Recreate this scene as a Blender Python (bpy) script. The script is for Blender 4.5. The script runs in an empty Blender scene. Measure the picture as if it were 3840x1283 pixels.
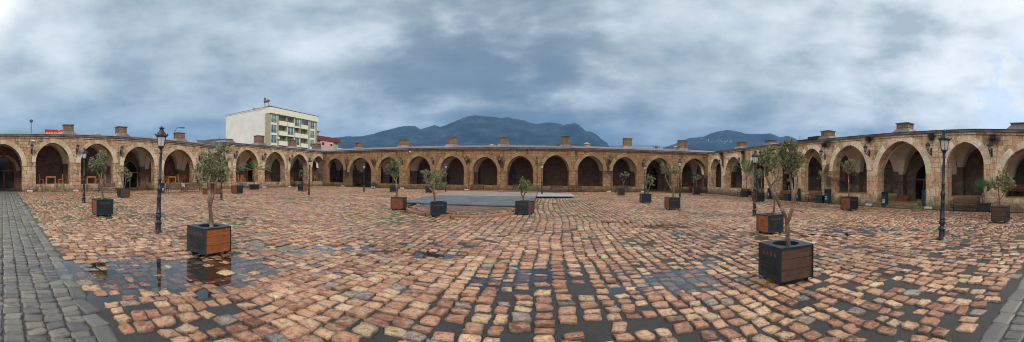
import bpy, math, random
import numpy as np
from mathutils import Matrix, Vector
random.seed(7); RNG = np.random.default_rng(7)
scene = bpy.context.scene
COL = scene.collection
PI = math.pi

# ------------------------------------------------------------------ camera
F = 1300.0; XB = 2050.0; YH = 664.0; EYE = 1.9; ROLL = -0.010
RM = Matrix.Rotation(ROLL, 3, 'Y')
cd = bpy.data.cameras.new('camera'); cam = bpy.data.objects.new('camera', cd); COL.objects.link(cam)
cd.type = 'PANO'; cd.panorama_type = 'CENTRAL_CYLINDRICAL'
hw = 1920.0 / F
cd.central_cylindrical_range_u_min = -hw; cd.central_cylindrical_range_u_max = hw
cd.central_cylindrical_range_v_min = -(1282.5 - YH) / F; cd.central_cylindrical_range_v_max = YH / F
cd.central_cylindrical_radius = 1.0
cd.clip_start = 0.05; cd.clip_end = 20000
yaw = (1920.0 - XB) / F
cm = RM @ Matrix.Rotation(-yaw, 3, 'Z') @ Matrix.Rotation(PI / 2, 3, 'X')
cam.matrix_world = Matrix.Translation((0, 0, EYE)) @ cm.to_4x4()
scene.camera = cam

# ------------------------------------------------------------------ world, sun, exposure
SUN_AZ = math.radians(118); SUN_EL = math.radians(38)      # azimuth clockwise from +Y
w = bpy.data.worlds.new('World'); scene.world = w; w.use_nodes = True
def world_nodes():
    nt = w.node_tree; N = nt.nodes; L = nt.links
    for n in list(N): N.remove(n)
    def nd(t, **k):
        n = N.new(t)
        for a, b in k.items(): setattr(n, a, b)
        return n
    def mth(op, a, b=None, clamp=False):
        n = nd('ShaderNodeMath', operation=op, use_clamp=clamp)
        for i, v in enumerate((a, b)):
            if v is None: continue
            if isinstance(v, (int, float)): n.inputs[i].default_value = v
            else: L.new(v, n.inputs[i])
        return n.outputs[0]
    def rng(v, a, b, c=0.0, d=1.0, smooth=True):
        n = nd('ShaderNodeMapRange', interpolation_type='SMOOTHSTEP' if smooth else 'LINEAR', clamp=True)
        L.new(v, n.inputs[0])
        for i, x in enumerate((a, b, c, d)): n.inputs[i + 1].default_value = x
        return n.outputs[0]
    def mix(f, a, b, t='MIX'):
        n = nd('ShaderNodeMix', data_type='RGBA', blend_type=t)
        if isinstance(f, (int, float)): n.inputs[0].default_value = f
        else: L.new(f, n.inputs[0])
        for i, v in ((6, a), (7, b)):
            if isinstance(v, tuple): n.inputs[i].default_value = (*v, 1)
            else: L.new(v, n.inputs[i])
        return n.outputs[2]
    tc = nd('ShaderNodeTexCoord'); sep = nd('ShaderNodeSeparateXYZ'); L.new(tc.outputs['Generated'], sep.inputs[0])
    x, y, z = sep.outputs
    zc = mth('MAXIMUM', z, 0.0)
    k = mth('ADD', zc, 0.14)
    cmb = nd('ShaderNodeCombineXYZ'); L.new(mth('DIVIDE', x, k), cmb.inputs[0]); L.new(mth('DIVIDE', y, k), cmb.inputs[1])
    def noise(scale, det, rough, dist, off=(0, 0, 0), src=cmb.outputs[0], st=(1, 1, 1)):
        mp = nd('ShaderNodeMapping'); mp.inputs['Location'].default_value = off; mp.inputs['Scale'].default_value = st; L.new(src, mp.inputs[0])
        n = nd('ShaderNodeTexNoise'); n.inputs['Scale'].default_value = scale; n.inputs['Detail'].default_value = det
        n.inputs['Roughness'].default_value = rough; n.inputs['Distortion'].default_value = dist
        L.new(mp.outputs[0], n.inputs['Vector']); return n.outputs['Fac']
    big = noise(0.60, 6, 0.55, 0.4, (11.4, 5.3, 0))
    mid = noise(1.2, 9, 0.54, 0.15, (7.3, 2.2, 0))
    # cloud banks seen edge-on near the horizon: noise laid on the direction itself, stretched sideways
    bank = noise(2.3, 10, 0.55, 0.15, (5.7, 3.2, 1.7), tc.outputs['Generated'], (1, 1, 3.0))
    puff = noise(6.0, 10, 0.56, 0.1, (0.9, 0.6, 0.1), tc.outputs['Generated'], (1, 1, 2.0))
    d = mth('ADD', mth('MULTIPLY', big, 0.20), mth('MULTIPLY', mid, 0.16))
    d = mth('ADD', d, mth('MULTIPLY', bank, 0.38)); d = mth('ADD', d, mth('MULTIPLY', puff, 0.26))
    t = rng(d, 0.415, 0.625, smooth=False)
    dv = nd('ShaderNodeVectorMath', operation='DOT_PRODUCT'); nv = nd('ShaderNodeVectorMath', operation='NORMALIZE')
    L.new(tc.outputs['Generated'], nv.inputs[0]); L.new(nv.outputs[0], dv.inputs[0])
    az, el = math.radians(86), math.radians(22)
    dv.inputs[1].default_value = (math.sin(az) * math.cos(el), math.cos(az) * math.cos(el), math.sin(el))
    glow = rng(dv.outputs['Value'], 0.55, 1.0)
    low = rng(z, 0.02, 0.36)
    dark = mix(low, (0.100, 0.150, 0.190), (0.225, 0.280, 0.316))
    light = mix(low, (0.310, 0.378, 0.420), (0.540, 0.580, 0.600))
    c = mix(t, dark, light)
    # heavier, darker bank low above the central mountains
    db = nd('ShaderNodeVectorMath', operation='DOT_PRODUCT'); L.new(nv.outputs[0], db.inputs[0]); db.inputs[1].default_value = (-0.13, 0.975, 0.17)
    heavy = mth('MULTIPLY', rng(db.outputs['Value'], 0.84, 1.0), rng(bank, 0.66, 0.42))
    c = mix(mth('MULTIPLY', heavy, 0.78), c, (0.066, 0.108, 0.150))
    t2 = mth('MULTIPLY', glow, mth('ADD', mth('MULTIPLY', t, 0.85), 0.12))
    c = mix(t2, c, (0.68, 0.70, 0.71))
    # added glow, unseen behind the viewer on the left, brightening the right wing
    d3 = nd('ShaderNodeVectorMath', operation='DOT_PRODUCT'); L.new(nv.outputs[0], d3.inputs[0])
    az, el = math.radians(232), math.radians(34)
    d3.inputs[1].default_value = (math.sin(az) * math.cos(el), math.cos(az) * math.cos(el), math.sin(el))
    c = mix(rng(d3.outputs['Value'], 0.78, 0.97), c, (1.9, 1.75, 1.55))
    # a torn hole with blue sky right of the bright veil
    az, el = math.radians(78.5), math.radians(13.5)
    dh = nd('ShaderNodeVectorMath', operation='DOT_PRODUCT'); L.new(nv.outputs[0], dh.inputs[0])
    dh.inputs[1].default_value = (math.sin(az) * math.cos(el), math.cos(az) * math.cos(el), math.sin(el))
    hole = rng(dh.outputs['Value'], 0.985, 0.998)
    fine = noise(9.0, 8, 0.62, 0.2, (1.2, 0.2, 0), tc.outputs['Generated'])
    hole = mth('MULTIPLY', hole, rng(fine, 0.48, 0.56))
    sky = nd('ShaderNodeTexSky', sky_type='NISHITA', sun_disc=False)
    sky.sun_elevation = SUN_EL; sky.sun_rotation = SUN_AZ
    SK = 0.10
    skc = mix(1.0, sky.outputs[0], (1, 1, 1), 'MULTIPLY')
    b1 = nd('ShaderNodeBackground'); L.new(skc, b1.inputs[0]); b1.inputs[1].default_value = SK
    b2 = nd('ShaderNodeBackground'); L.new(c, b2.inputs[0]); b2.inputs[1].default_value = 1.0
    cover = mth('SUBTRACT', 0.97, mth('MULTIPLY', hole, 0.55))
    ms = nd('ShaderNodeMixShader'); L.new(cover, ms.inputs[0]); L.new(b1.outputs[0], ms.inputs[1]); L.new(b2.outputs[0], ms.inputs[2])
    out = nd('ShaderNodeOutputWorld'); L.new(ms.outputs[0], out.inputs[0])
world_nodes()
sl = bpy.data.lights.new('sun', 'SUN'); sl.energy = 1.5; sl.angle = math.radians(14); sl.color = (1.0, 0.93, 0.84)
so = bpy.data.objects.new('sun', sl); COL.objects.link(so)
sd = Vector((math.sin(SUN_AZ) * math.cos(SUN_EL), math.cos(SUN_AZ) * math.cos(SUN_EL), math.sin(SUN_EL)))
so.rotation_euler = sd.to_track_quat('Z', 'Y').to_euler(); so.location = (0, 0, 40)
vs = scene.view_settings; vs.view_transform = 'Standard'; vs.look = 'None'; vs.exposure = 0.76; vs.gamma = 1.0
cy = scene.cycles; cy.max_bounces = 8; cy.diffuse_bounces = 6; cy.transparent_max_bounces = 12; cy.volume_bounces = 1
cy.use_denoising = True; cy.filter_width = 1.0; cy.sample_clamp_indirect = 8

# ------------------------------------------------------------------ photograph geometry
EV = Vector((0, 0, EYE))
def ray(x, y):
    th = (x - XB) / F
    return RM @ Vector((math.sin(th), math.cos(th), (YH - y) / F))
def gz(X):
    X = np.asarray(X, float)
    return np.where(X < -12, np.minimum((-12 - X), 24) * 0.0065, np.where(X > 12, -np.minimum((X - 12), 12) * 0.017, 0.0))
def ground(x, y, dz=0.0):
    d = ray(x, y); t = EYE / max(-d.z, 1e-4)
    for _ in range(4):
        X = d.x * t; t = (EYE - float(gz(X)) - dz) / max(-d.z, 1e-4)
    p = EV + d * t
    return Vector((p.x, p.y, float(gz(p.x)) + dz))
def at_r(x, y, r):                     # point at horizontal distance r
    d = ray(x, y); return EV + d * (r / math.hypot(d.x, d.y))
def on_plane(x, y, P, Nn):
    d = ray(x, y); return EV + d * ((Vector(P) - EV).dot(Vector(Nn)) / d.dot(Vector(Nn)))
def yh_at(x): return YH + 13 * math.sin((x - XB) / F)

# ------------------------------------------------------------------ helpers
def link(o, parent=None):
    COL.objects.link(o)
    if parent is not None: o.parent = parent
    return o
def tag(o, label=None, cat=None, group=None, kind=None):
    if label: o['label'] = label
    if cat: o['category'] = cat
    if group: o['group'] = group
    if kind: o['kind'] = kind
    return o
def thing(name, label, cat, loc=(0, 0, 0), rz=0.0, group=None, tilt=None):
    o = bpy.data.objects.new(name, None); o.empty_display_size = 0.2
    o.location = loc; o.rotation_euler = (tilt[0] if tilt else 0, tilt[1] if tilt else 0, rz)
    return tag(link(o), label, cat, group)
def copy_tree(o, parent=None):
    c = o.copy(); COL.objects.link(c); c.parent = parent
    for ch in list(o.children): copy_tree(ch, c)
    return c
def mesh_from_np(name, V, Fc, mat, parent=None, uv=True, smooth=False):
    """Fc: list of (n_sides, array(k, n_sides))"""
    me = bpy.data.meshes.new(name)
    V = np.asarray(V, np.float32); me.vertices.add(len(V)); me.vertices.foreach_set('co', V.ravel())
    loops = np.concatenate([f.ravel() for _, f in Fc]).astype(np.int32)
    sizes = np.concatenate([np.full(len(f), n) for n, f in Fc]).astype(np.int32)
    starts = np.concatenate([[0], np.cumsum(sizes)[:-1]]).astype(np.int32)
    me.loops.add(len(loops)); me.loops.foreach_set('vertex_index', loops)
    me.polygons.add(len(sizes)); me.polygons.foreach_set('loop_start', starts)
    me.update(calc_edges=True)
    if smooth: me.polygons.foreach_set('use_smooth', np.ones(len(sizes), bool))
    if mat is not None: me.materials.append(mat)
    o = bpy.data.objects.new(name, me); return link(o, parent)
class MB:
    def __init__(s): s.v = []; s.f = []
    def quad(s, *p):
        i = len(s.v); s.v += [tuple(q) for q in p]; s.f.append(tuple(range(i, i + len(p))))
    def box(s, x0, y0, z0, x1, y1, z1, M=None):
        i = len(s.v)
        P = [(x0, y0, z0), (x1, y0, z0), (x1, y1, z0), (x0, y1, z0), (x0, y0, z1), (x1, y0, z1), (x1, y1, z1), (x0, y1, z1)]
        if M is not None: P = [tuple(M @ Vector(p)) for p in P]
        s.v += P
        s.f += [tuple(i + k for k in q) for q in ((0, 3, 2, 1), (4, 5, 6, 7), (0, 1, 5, 4), (1, 2, 6, 5), (2, 3, 7, 6), (3, 0, 4, 7))]
        return s
    def hexa(s, P):
        i = len(s.v); s.v += [tuple(p) for p in P]
        s.f += [tuple(i + k for k in q) for q in ((0, 3, 2, 1), (4, 5, 6, 7), (0, 1, 5, 4), (1, 2, 6, 5), (2, 3, 7, 6), (3, 0, 4, 7))]
    def beam(s, a, b, w, h):
        a = Vector(a); b = Vector(b); d = (b - a); L = d.length; q = d.to_track_quat('X', 'Z').to_matrix().to_4x4()
        return s.box(0, -w / 2, -h / 2, L, w / 2, h / 2, Matrix.Translation(a) @ q)
    def tube(s, pts, rad, n=8, cap=True):
        pts = [Vector(p) for p in pts]; i0 = len(s.v); ref = Vector((0.3, 0.9, 0.2)).normalized(); prev = None
        for k, p in enumerate(pts):
            d = (pts[min(k + 1, len(pts) - 1)] - pts[max(k - 1, 0)]).normalized()
            if prev is None: a = d.cross(ref).normalized()
            else: a = (prev - d * prev.dot(d)).normalized()
            prev = a; b = d.cross(a)
            r = rad[k] if isinstance(rad, (list, tuple)) else rad
            for j in range(n):
                t = 2 * PI * j / n; s.v.append(tuple(p + (a * math.cos(t) + b * math.sin(t)) * r))
        for k in range(len(pts) - 1):
            for j in range(n):
                j2 = (j + 1) % n
                s.f.append((i0 + k * n + j, i0 + k * n + j2, i0 + (k + 1) * n + j2, i0 + (k + 1) * n + j))
        if cap:
            s.f.append(tuple(i0 + j for j in range(n))[::-1]); e = i0 + (len(pts) - 1) * n; s.f.append(tuple(e + j for j in range(n)))
        return s
    def lathe(s, prof, n=12, c=(0, 0, 0), rot=0.0, cap=True):
        i0 = len(s.v)
        for r, z in prof:
            for j in range(n):
                t = 2 * PI * (j + 0.5) / n + rot; s.v.append((c[0] + r * math.cos(t), c[1] + r * math.sin(t), c[2] + z))
        for k in range(len(prof) - 1):
            for j in range(n):
                j2 = (j + 1) % n
                s.f.append((i0 + k * n + j, i0 + k * n + j2, i0 + (k + 1) * n + j2, i0 + (k + 1) * n + j))
        if cap:
            s.f.append(tuple(i0 + j for j in range(n))[::-1]); e = i0 + (len(prof) - 1) * n; s.f.append(tuple(e + j for j in range(n)))
        return s
    def build(s, name, mat, parent=None, smooth=False, uv=True):
        me = bpy.data.meshes.new(name); me.from_pydata(s.v, [], s.f)
        if mat is not None: me.materials.append(mat)
        if uv:
            ul = me.uv_layers.new(name='uv'); V = s.v
            dat = []
            for p in me.polygons:
                n = p.normal; ax, ay, az = abs(n.x), abs(n.y), abs(n.z)
                for vi in p.vertices:
                    q = V[vi]
                    if az > 0.75: dat += [q[0], q[1]]
                    elif ay >= ax: dat += [q[0], q[2]]
                    else: dat += [q[1], q[2]]
            ul.data.foreach_set('uv', dat)
        if smooth:
            me.polygons.foreach_set('use_smooth', [True] * len(me.polygons))
            try: me.set_sharp_from_angle(angle=math.radians(38))
            except Exception: pass
        o = bpy.data.objects.new(name, me); return link(o, parent)
def vnoise(x, y, seed=0):
    x = np.asarray(x, float); y = np.asarray(y, float)
    xi = np.floor(x).astype(np.int64); yi = np.floor(y).astype(np.int64); fx = x - xi; fy = y - yi
    fx = fx * fx * (3 - 2 * fx); fy = fy * fy * (3 - 2 * fy)
    def h(a, b):
        n = (a * 374761393 + b * 668265263 + seed * 1442695041) & 0x7fffffff
        n = ((n ^ (n >> 13)) * 1274126177) & 0x7fffffff
        return ((n ^ (n >> 16)) & 0xffff) / 65535.0
    return (h(xi, yi) * (1 - fx) + h(xi + 1, yi) * fx) * (1 - fy) + (h(xi, yi + 1) * (1 - fx) + h(xi + 1, yi + 1) * fx) * fy
def fbm(x, y, seed=0, o=4):
    s = 0; a = 0.5; t = 0
    for k in range(o): s = s + a * vnoise(x * 2 ** k, y * 2 ** k, seed + k); t += a; a *= 0.5
    return s / t

# ------------------------------------------------------------------ materials
class NT:
    def __init__(s, name):
        s.m = bpy.data.materials.new(name); s.m.use_nodes = True; s.nt = s.m.node_tree; s.N = s.nt.nodes; s.L = s.nt.links
        s.b = s.N['Principled BSDF']; s.out = s.N['Material Output']
    def put(s, sock, v):
        if v is None: return
        if isinstance(v, bpy.types.NodeSocket): s.L.new(v, sock)
        elif isinstance(v, tuple) and len(v) == 3 and sock.type == 'RGBA': sock.default_value = (*v, 1)
        else: sock.default_value = v
    def nd(s, t, ins=None, **k):
        n = s.N.new(t)
        for a, b in k.items(): setattr(n, a, b)
        for a, b in (ins or {}).items(): s.put(n.inputs[a], b)
        return n
    def coord(s, which='Object', scale=(1, 1, 1), loc=(0, 0, 0)):
        t = s.nd('ShaderNodeTexCoord') if which != 'UV' else s.nd('ShaderNodeUVMap', uv_map='uv')
        o = t.outputs[which]
        return s.nd('ShaderNodeMapping', {'Vector': o, 'Scale': scale, 'Location': loc}).outputs[0]
    def pos(s, scale=(1, 1, 1)):
        g = s.nd('ShaderNodeNewGeometry'); return s.nd('ShaderNodeMapping', {'Vector': g.outputs['Position'], 'Scale': scale}).outputs[0]
    def noise(s, vec, scale, det=4, rough=0.55, dist=0.0, out='Fac'):
        return s.nd('ShaderNodeTexNoise', {'Vector': vec, 'Scale': scale, 'Detail': det, 'Roughness': rough, 'Distortion': dist}).outputs[out]
    def math(s, op, a, b=None, clamp=False):
        n = s.nd('ShaderNodeMath', operation=op, use_clamp=clamp); s.put(n.inputs[0], a); s.put(n.inputs[1], b) if b is not None else None
        return n.outputs[0]
    def rng(s, v, a, b, c=0.0, d=1.0, sm=False):
        return s.nd('ShaderNodeMapRange', {0: v, 1: a, 2: b, 3: c, 4: d}, clamp=True, interpolation_type='SMOOTHSTEP' if sm else 'LINEAR').outputs[0]
    def mix(s, f, a, b, t='MIX'):
        n = s.nd('ShaderNodeMix', data_type='RGBA', blend_type=t); s.put(n.inputs[0], f); s.put(n.inputs[6], a); s.put(n.inputs[7], b); return n.outputs[2]
    def ramp(s, f, stops, interp='LINEAR'):
        n = s.nd('ShaderNodeValToRGB', {0: f}); cr = n.color_ramp; cr.interpolation = interp
        while len(cr.elements) < len(stops): cr.elements.new(0.5)
        for e, (p, c) in zip(cr.elements, stops): e.position = p; e.color = (*c, 1)
        return n.outputs[0]
    def bump(s, h, strength=0.5, dist=0.02, nrm=None):
        n = s.nd('ShaderNodeBump', {'Strength': strength, 'Distance': dist, 'Height': h})
        if nrm is not None: s.put(n.inputs['Normal'], nrm)
        return n.outputs[0]
    def island(s): return s.nd('ShaderNodeNewGeometry').outputs['Random Per Island']
    def fin(s, col=None, rough=None, nrm=None, metal=None, spec=None):
        s.put(s.b.inputs['Base Color'], col); s.put(s.b.inputs['Roughness'], rough); s.put(s.b.inputs['Normal'], nrm)
        s.put(s.b.inputs['Metallic'], metal); s.put(s.b.inputs['Specular IOR Level'], spec)
        return s.m
def simple(name, col, rough=0.6, var=0.15, scale=6, metal=None, bump=0.0, spec=None):
    t = NT(name); c = t.coord('Object'); n = t.noise(c, scale, 5)
    f = t.rng(n, 0.3, 0.7, 1 - var, 1 + var)
    cc = t.nd('ShaderNodeVectorMath', {0: col, 3: f}, operation='SCALE').outputs[0]
    return t.fin(cc, rough, t.bump(n, bump, 0.02) if bump else None, metal, spec)
def brick_mat(name, cols, mortar, bw=0.58, rh=0.36, stains=(), moss=0.0, dirt=0.5, pale=None, mw=0.015):
    t = NT(name); uv = t.coord('UV')
    ob = t.coord('Object')
    wob = t.noise(uv, 1.7, 2, out='Color')
    v = t.nd('ShaderNodeVectorMath', {0: uv, 1: t.nd('ShaderNodeVectorMath', {0: t.nd('ShaderNodeVectorMath', {0: wob, 1: (0.5, 0.5, 0.5)}, operation='SUBTRACT').outputs[0], 3: 0.10}, operation='SCALE').outputs[0]}, operation='ADD').outputs[0]
    def bk(w_, h_, off, sq):
        b = t.nd('ShaderNodeTexBrick', {'Vector': v, 'Color1': (0, 0, 0), 'Color2': (1, 1, 1), 'Mortar': (0.5, 0.5, 0.5), 'Scale': 1.0, 'Mortar Size': mw, 'Mortar Smooth': 0.3, 'Bias': 0.0, 'Brick Width': w_, 'Row Height': h_})
        b.offset = off; b.squash = sq; b.squash_frequency = 3; return b
    b = bk(bw, rh, 0.43, 0.72)
    b2 = bk(bw * .74, rh * .80, 0.37, 1.35); pt = t.rng(t.noise(ob, .55, 2), .50, .51)
    bcol = t.mix(pt, b.outputs['Color'], b2.outputs['Color']); bfac = t.nd('ShaderNodeMix', {0: pt, 2: b.outputs['Fac'], 3: b2.outputs['Fac']}, data_type='FLOAT').outputs[0]
    n = len(cols)
    base = t.ramp(bcol, [((i + 0.5) / n, c) for i, c in enumerate(cols)])
    big = t.noise(ob, 0.35, 4); f1 = t.noise(ob, 6.0, 7, 0.65); f2 = t.noise(ob, 28.0, 4, 0.6)
    base = t.mix(t.rng(f1, 0.38, 0.66, 0, 0.75), base, t.mix(1.0, base, (0.50, 0.38, 0.30), 'MULTIPLY'))
    base = t.mix(t.rng(f2, 0.50, 0.62, 0, 0.35), base, t.mix(1.0, base, (0.45, 0.36, 0.32), 'MULTIPLY'))
    base = t.mix(t.rng(big, 0.42, 0.62, 0, 0.30), base, (0.36, 0.20, 0.09)); base = t.mix(t.rng(t.noise(ob, 1.9, 7, .7), .50, .60, 0, .55), base, (.17, .145, .12))
    if pale: base = t.mix(t.rng(t.noise(ob, 1.3, 4), 0.5, 0.66, 0, 0.55), base, pale)
    base = t.mix(bfac, base, mortar)
    drip = t.noise(t.coord('Object', (2.2, 2.2, 0.35)), 1.0, 6, 0.6)
    base = t.mix(t.rng(drip, 0.53, 0.68, 0, dirt), base, (0.040, 0.028, 0.021))
    for (sx, sz, rx, rz_) in stains:
        m_ = t.nd('ShaderNodeMapping', {'Vector': t.nd('ShaderNodeTexCoord').outputs['Object'], 'Location': (-sx / rx, 0, -sz / rz_), 'Scale': (1 / rx, 0.0, 1 / rz_)}).outputs[0]
        ln = t.nd('ShaderNodeVectorMath', {0: m_}, operation='LENGTH').outputs['Value']
        e = t.math('ADD', ln, t.math('MULTIPLY', t.math('SUBTRACT', t.noise(ob, 3.0, 6, 0.7), 0.5), 1.9))
        base = t.mix(t.rng(e, 1.0, 0.35, 0, 0.85), base, (0.018, 0.014, 0.011))
    if moss:
        z = t.nd('ShaderNodeSeparateXYZ', {0: t.nd('ShaderNodeTexCoord').outputs['Object']}).outputs[2]
        e = t.math('ADD', z, t.math('MULTIPLY', t.noise(ob, 2.2, 6, 0.7), 1.5))
        base = t.mix(t.rng(e, 1.55, 0.75, 0, moss), base, t.mix(t.noise(ob, 4, 3), (0.02, 0.018, 0.012), (0.075, 0.07, 0.03)))
    h = t.math('ADD', t.math('MULTIPLY', f1, 0.6), t.math('MULTIPLY', t.math('SUBTRACT', 1.0, bfac), 0.7))
    return t.fin(base, t.rng(f1, 0.3, 0.7, 0.65, 0.9), t.bump(h, 0.75, 0.035), spec=0.25)
M = {}
def mats():
    M['lead'] = simple('lead_sheet', (0.105, 0.105, 0.118), 0.6, 0.6, 1.1, bump=0.2)
    t = NT('roof_sheet'); o = t.coord('Object'); n = t.noise(o, 0.8, 6)
    seam = t.nd('ShaderNodeTexWave', {'Vector': o, 'Scale': 0.42, 'Distortion': 0.0}, wave_type='BANDS', bands_direction='X', wave_profile='SAW').outputs['Fac']
    c = t.ramp(n, [(0.3, (0.10, 0.08, 0.08)), (0.55, (0.19, 0.155, 0.15)), (0.75, (0.28, 0.235, 0.225))])
    c = t.mix(t.rng(seam, 0.90, 0.97), c, (0.10, 0.085, 0.085)); M['roof'] = t.fin(c, 0.5, t.bump(t.rng(seam, 0.9, 0.97), 0.5, 0.03))
    M['plaster'] = simple('plaster', (0.78, 0.66, 0.55), 0.9, 0.16, 0.9, bump=0.1)
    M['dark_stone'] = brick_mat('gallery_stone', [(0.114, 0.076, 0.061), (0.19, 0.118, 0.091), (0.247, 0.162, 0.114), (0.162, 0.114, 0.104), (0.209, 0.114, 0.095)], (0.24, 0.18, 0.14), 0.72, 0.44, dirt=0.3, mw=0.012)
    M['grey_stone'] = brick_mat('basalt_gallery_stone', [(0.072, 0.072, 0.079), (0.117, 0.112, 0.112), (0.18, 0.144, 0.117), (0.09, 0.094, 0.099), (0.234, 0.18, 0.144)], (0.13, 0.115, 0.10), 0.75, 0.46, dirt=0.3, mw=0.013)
    M['iron'] = simple('black_iron', (0.022, 0.025, 0.030), 0.42, 0.25, 9, metal=0.3, bump=0.1)
    M['patina'] = simple('dark_patina', (0.028, 0.042, 0.050), 0.45, 0.35, 12, metal=0.3)
    t = NT('milky_glass'); t.b.inputs['Transmission Weight'].default_value = 0.25; M['milky'] = t.fin((0.62, 0.62, 0.60), 0.3)
    M['panel'] = simple('anthracite_steel', (0.018, 0.030, 0.042), 0.38, 0.30, 3, metal=0.35)
    M['text'] = simple('cut_lettering', (0.006, 0.006, 0.007), 0.7, 0.1)
    M['cut'] = simple('wood_behind_cutout', (0.085, 0.036, 0.016), 0.7, 0.2)
    def wood(name, c1, c2, rough=0.5):
        t = NT(name); o = t.coord('Object', (1.5, 1.5, 14)); n = t.noise(o, 2.2, 8, 0.6, 0.4)
        g = t.noise(t.coord('Object', (2, 2, 2)), 2, 3)
        c = t.mix(t.rng(n, 0.3, 0.7), c1, c2); c = t.mix(t.rng(g, 0.35, 0.7, 0, 0.6), c, t.mix(1, c, (0.5, 0.42, 0.36), 'MULTIPLY')); kn = t.noise(t.coord('Object', (3, 3, 5)), 3.1, 6, .7); c = t.mix(t.rng(kn, 0.56, 0.68, 0, 0.6), c, (.035, .018, .010))
        M[name] = t.fin(c, rough, t.bump(n, 0.15, 0.01))
    wood('wood_orange', (0.19, 0.050, 0.012), (0.40, 0.125, 0.030)); wood('wood_red', (0.16, 0.045, 0.018), (0.26, 0.085, 0.035)); wood('wood_brown', (0.055, 0.028, 0.018), (0.12, 0.062, 0.040))
    wood('wood_bench', (0.10, 0.05, 0.032), (0.22, 0.125, 0.08), 0.6); wood('wood_bench_red', (0.060, 0.020, 0.014), (0.11, 0.04, 0.028), 0.5); wood('wood_chair', (0.42, 0.17, 0.04), (0.60, 0.28, 0.08)); wood('wood_dark', (0.05, 0.025, 0.015), (0.09, 0.045, 0.025))
    M['soil'] = simple('soil', (0.03, 0.02, 0.013), 0.95, 0.4, 20, bump=0.6)
    M['rubber'] = simple('rubber', (0.012, 0.012, 0.012), 0.7)
    t = NT('olive_bark'); o = t.coord('Object', (1, 1, 0.35)); n = t.noise(o, 16, 8, 0.65)
    p = t.noise(t.coord('Object'), 3.2, 3)
    c = t.mix(t.rng(n, 0.35, 0.65), (0.06, 0.035, 0.022), (0.20, 0.115, 0.075)); c = t.mix(t.rng(p, 0.50, 0.60, 0, 0.75), c, (0.34, 0.25, 0.19)); M['bark'] = t.fin(c, 0.85, t.bump(n, 0.9, 0.03))
    def leaf(name, stops):
        t = NT(name); c = t.ramp(t.island(), stops)
        bf = t.nd('ShaderNodeNewGeometry').outputs['Backfacing']; c = t.mix(t.math('MULTIPLY', bf, 0.45), c, (0.27, 0.28, 0.19))
        t.fin(c, 0.55); t.b.inputs['Transmission Weight'].default_value = 0.0
        tr = t.nd('ShaderNodeBsdfTranslucent', {'Color': c}); ms = t.nd('ShaderNodeMixShader', {0: 0.22}); t.L.new(t.b.outputs[0], ms.inputs[1]); t.L.new(tr.outputs[0], ms.inputs[2]); t.L.new(ms.outputs[0], t.out.inputs[0]); M[name] = t.m
    leaf('olive_leaf', [(0, (0.054, 0.081, 0.03)), (0.4, (0.111, 0.143, 0.052)), (0.75, (0.215, 0.252, 0.104)), (1, (0.484, 0.504, 0.253))])
    leaf('olive_leaf_yellow', [(0, (0.079, 0.103, 0.026)), (0.4, (0.157, 0.191, 0.052)), (0.75, (0.257, 0.273, 0.082)), (1, (0.429, 0.423, 0.176))])
    leaf('palm_leaf', [(0, (0.053, 0.128, 0.027)), (0.5, (0.12, 0.24, 0.045)), (1, (0.24, 0.375, 0.09))])
    leaf('fan_leaf', [(0, (0.021, 0.063, 0.025)), (0.5, (0.042, 0.119, 0.049)), (1, (0.098, 0.196, 0.084))])
    M['pot'] = simple('black_pot', (0.022, 0.023, 0.028), 0.5, 0.2)
    M['white'] = simple('white_metal', (0.62, 0.62, 0.60), 0.5, 0.1)
    M['concrete'] = simple('render_white', (0.72, 0.69, 0.65), 0.9, 0.10, 0.35, bump=0.1)
    M['cream'] = simple('cream_paint', (0.74, 0.71, 0.58), 0.8, 0.06, 1); M['olive_paint'] = simple('olive_paint', (0.36, 0.32, 0.21), 0.85, 0.08, 1)
    t = NT('window_glass'); n = t.noise(t.pos((0.9, 0.9, 0.15)), 1.3, 2); M['glass'] = t.fin(t.mix(t.rng(n, 0.4, 0.6), (0.07, 0.13, 0.15), (0.22, 0.32, 0.34)), 0.12)
    M['pink'] = simple('pink_paint', (0.62, 0.33, 0.31), 0.85, 0.06, 1); M['maroon'] = simple('maroon_band', (0.16, 0.035, 0.030), 0.7, 0.15, 1)
    M['sign_red'] = simple('sign_red', (0.55, 0.008, 0.030), 0.5, 0.04); M['sign_yellow'] = simple('sign_lettering', (0.85, 0.68, 0.28), 0.5, 0.02)
    M['dark'] = simple('dark_interior', (0.006, 0.006, 0.006), 0.6); 
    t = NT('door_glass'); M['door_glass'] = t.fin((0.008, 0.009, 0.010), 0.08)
    M['bin_blue'] = simple('blue_grey_steel', (0.014, 0.032, 0.055), 0.42, 0.2, 3)
    M['rust'] = simple('rust_cloth', (0.20, 0.050, 0.020), 0.85, 0.3, 3)
    M['red'] = simple('red_box', (0.42, 0.012, 0.012), 0.5)
    t = NT('stage_grey'); o = t.coord('Object'); n = t.noise(o, 0.7, 6, 0.6); n2 = t.noise(o, 7, 5)
    M['stage_grey'] = t.fin(t.mix(t.rng(n, 0.35, 0.65), (0.070, 0.080, 0.090), (0.135, 0.147, 0.16)), t.rng(n2, 0.4, 0.6, 0.45, 0.7), t.bump(n2, 0.1, 0.01))
    t = NT('stage_beige'); o = t.coord('Object'); n = t.noise(o, 0.7, 6, 0.6); M['stage_beige'] = t.fin(t.mix(t.rng(n, 0.35, 0.65), (0.22, 0.17, 0.145), (0.30, 0.24, 0.20)), 0.6)
    t = NT('tarp'); o = t.coord('Object'); n = t.noise(o, 1.2, 5); M['tarp'] = t.fin(t.mix(t.rng(n, 0.3, 0.7), (0.33, 0.40, 0.50), (0.45, 0.50, 0.58)), 0.3, t.bump(n, 0.4, 0.05))
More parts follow.
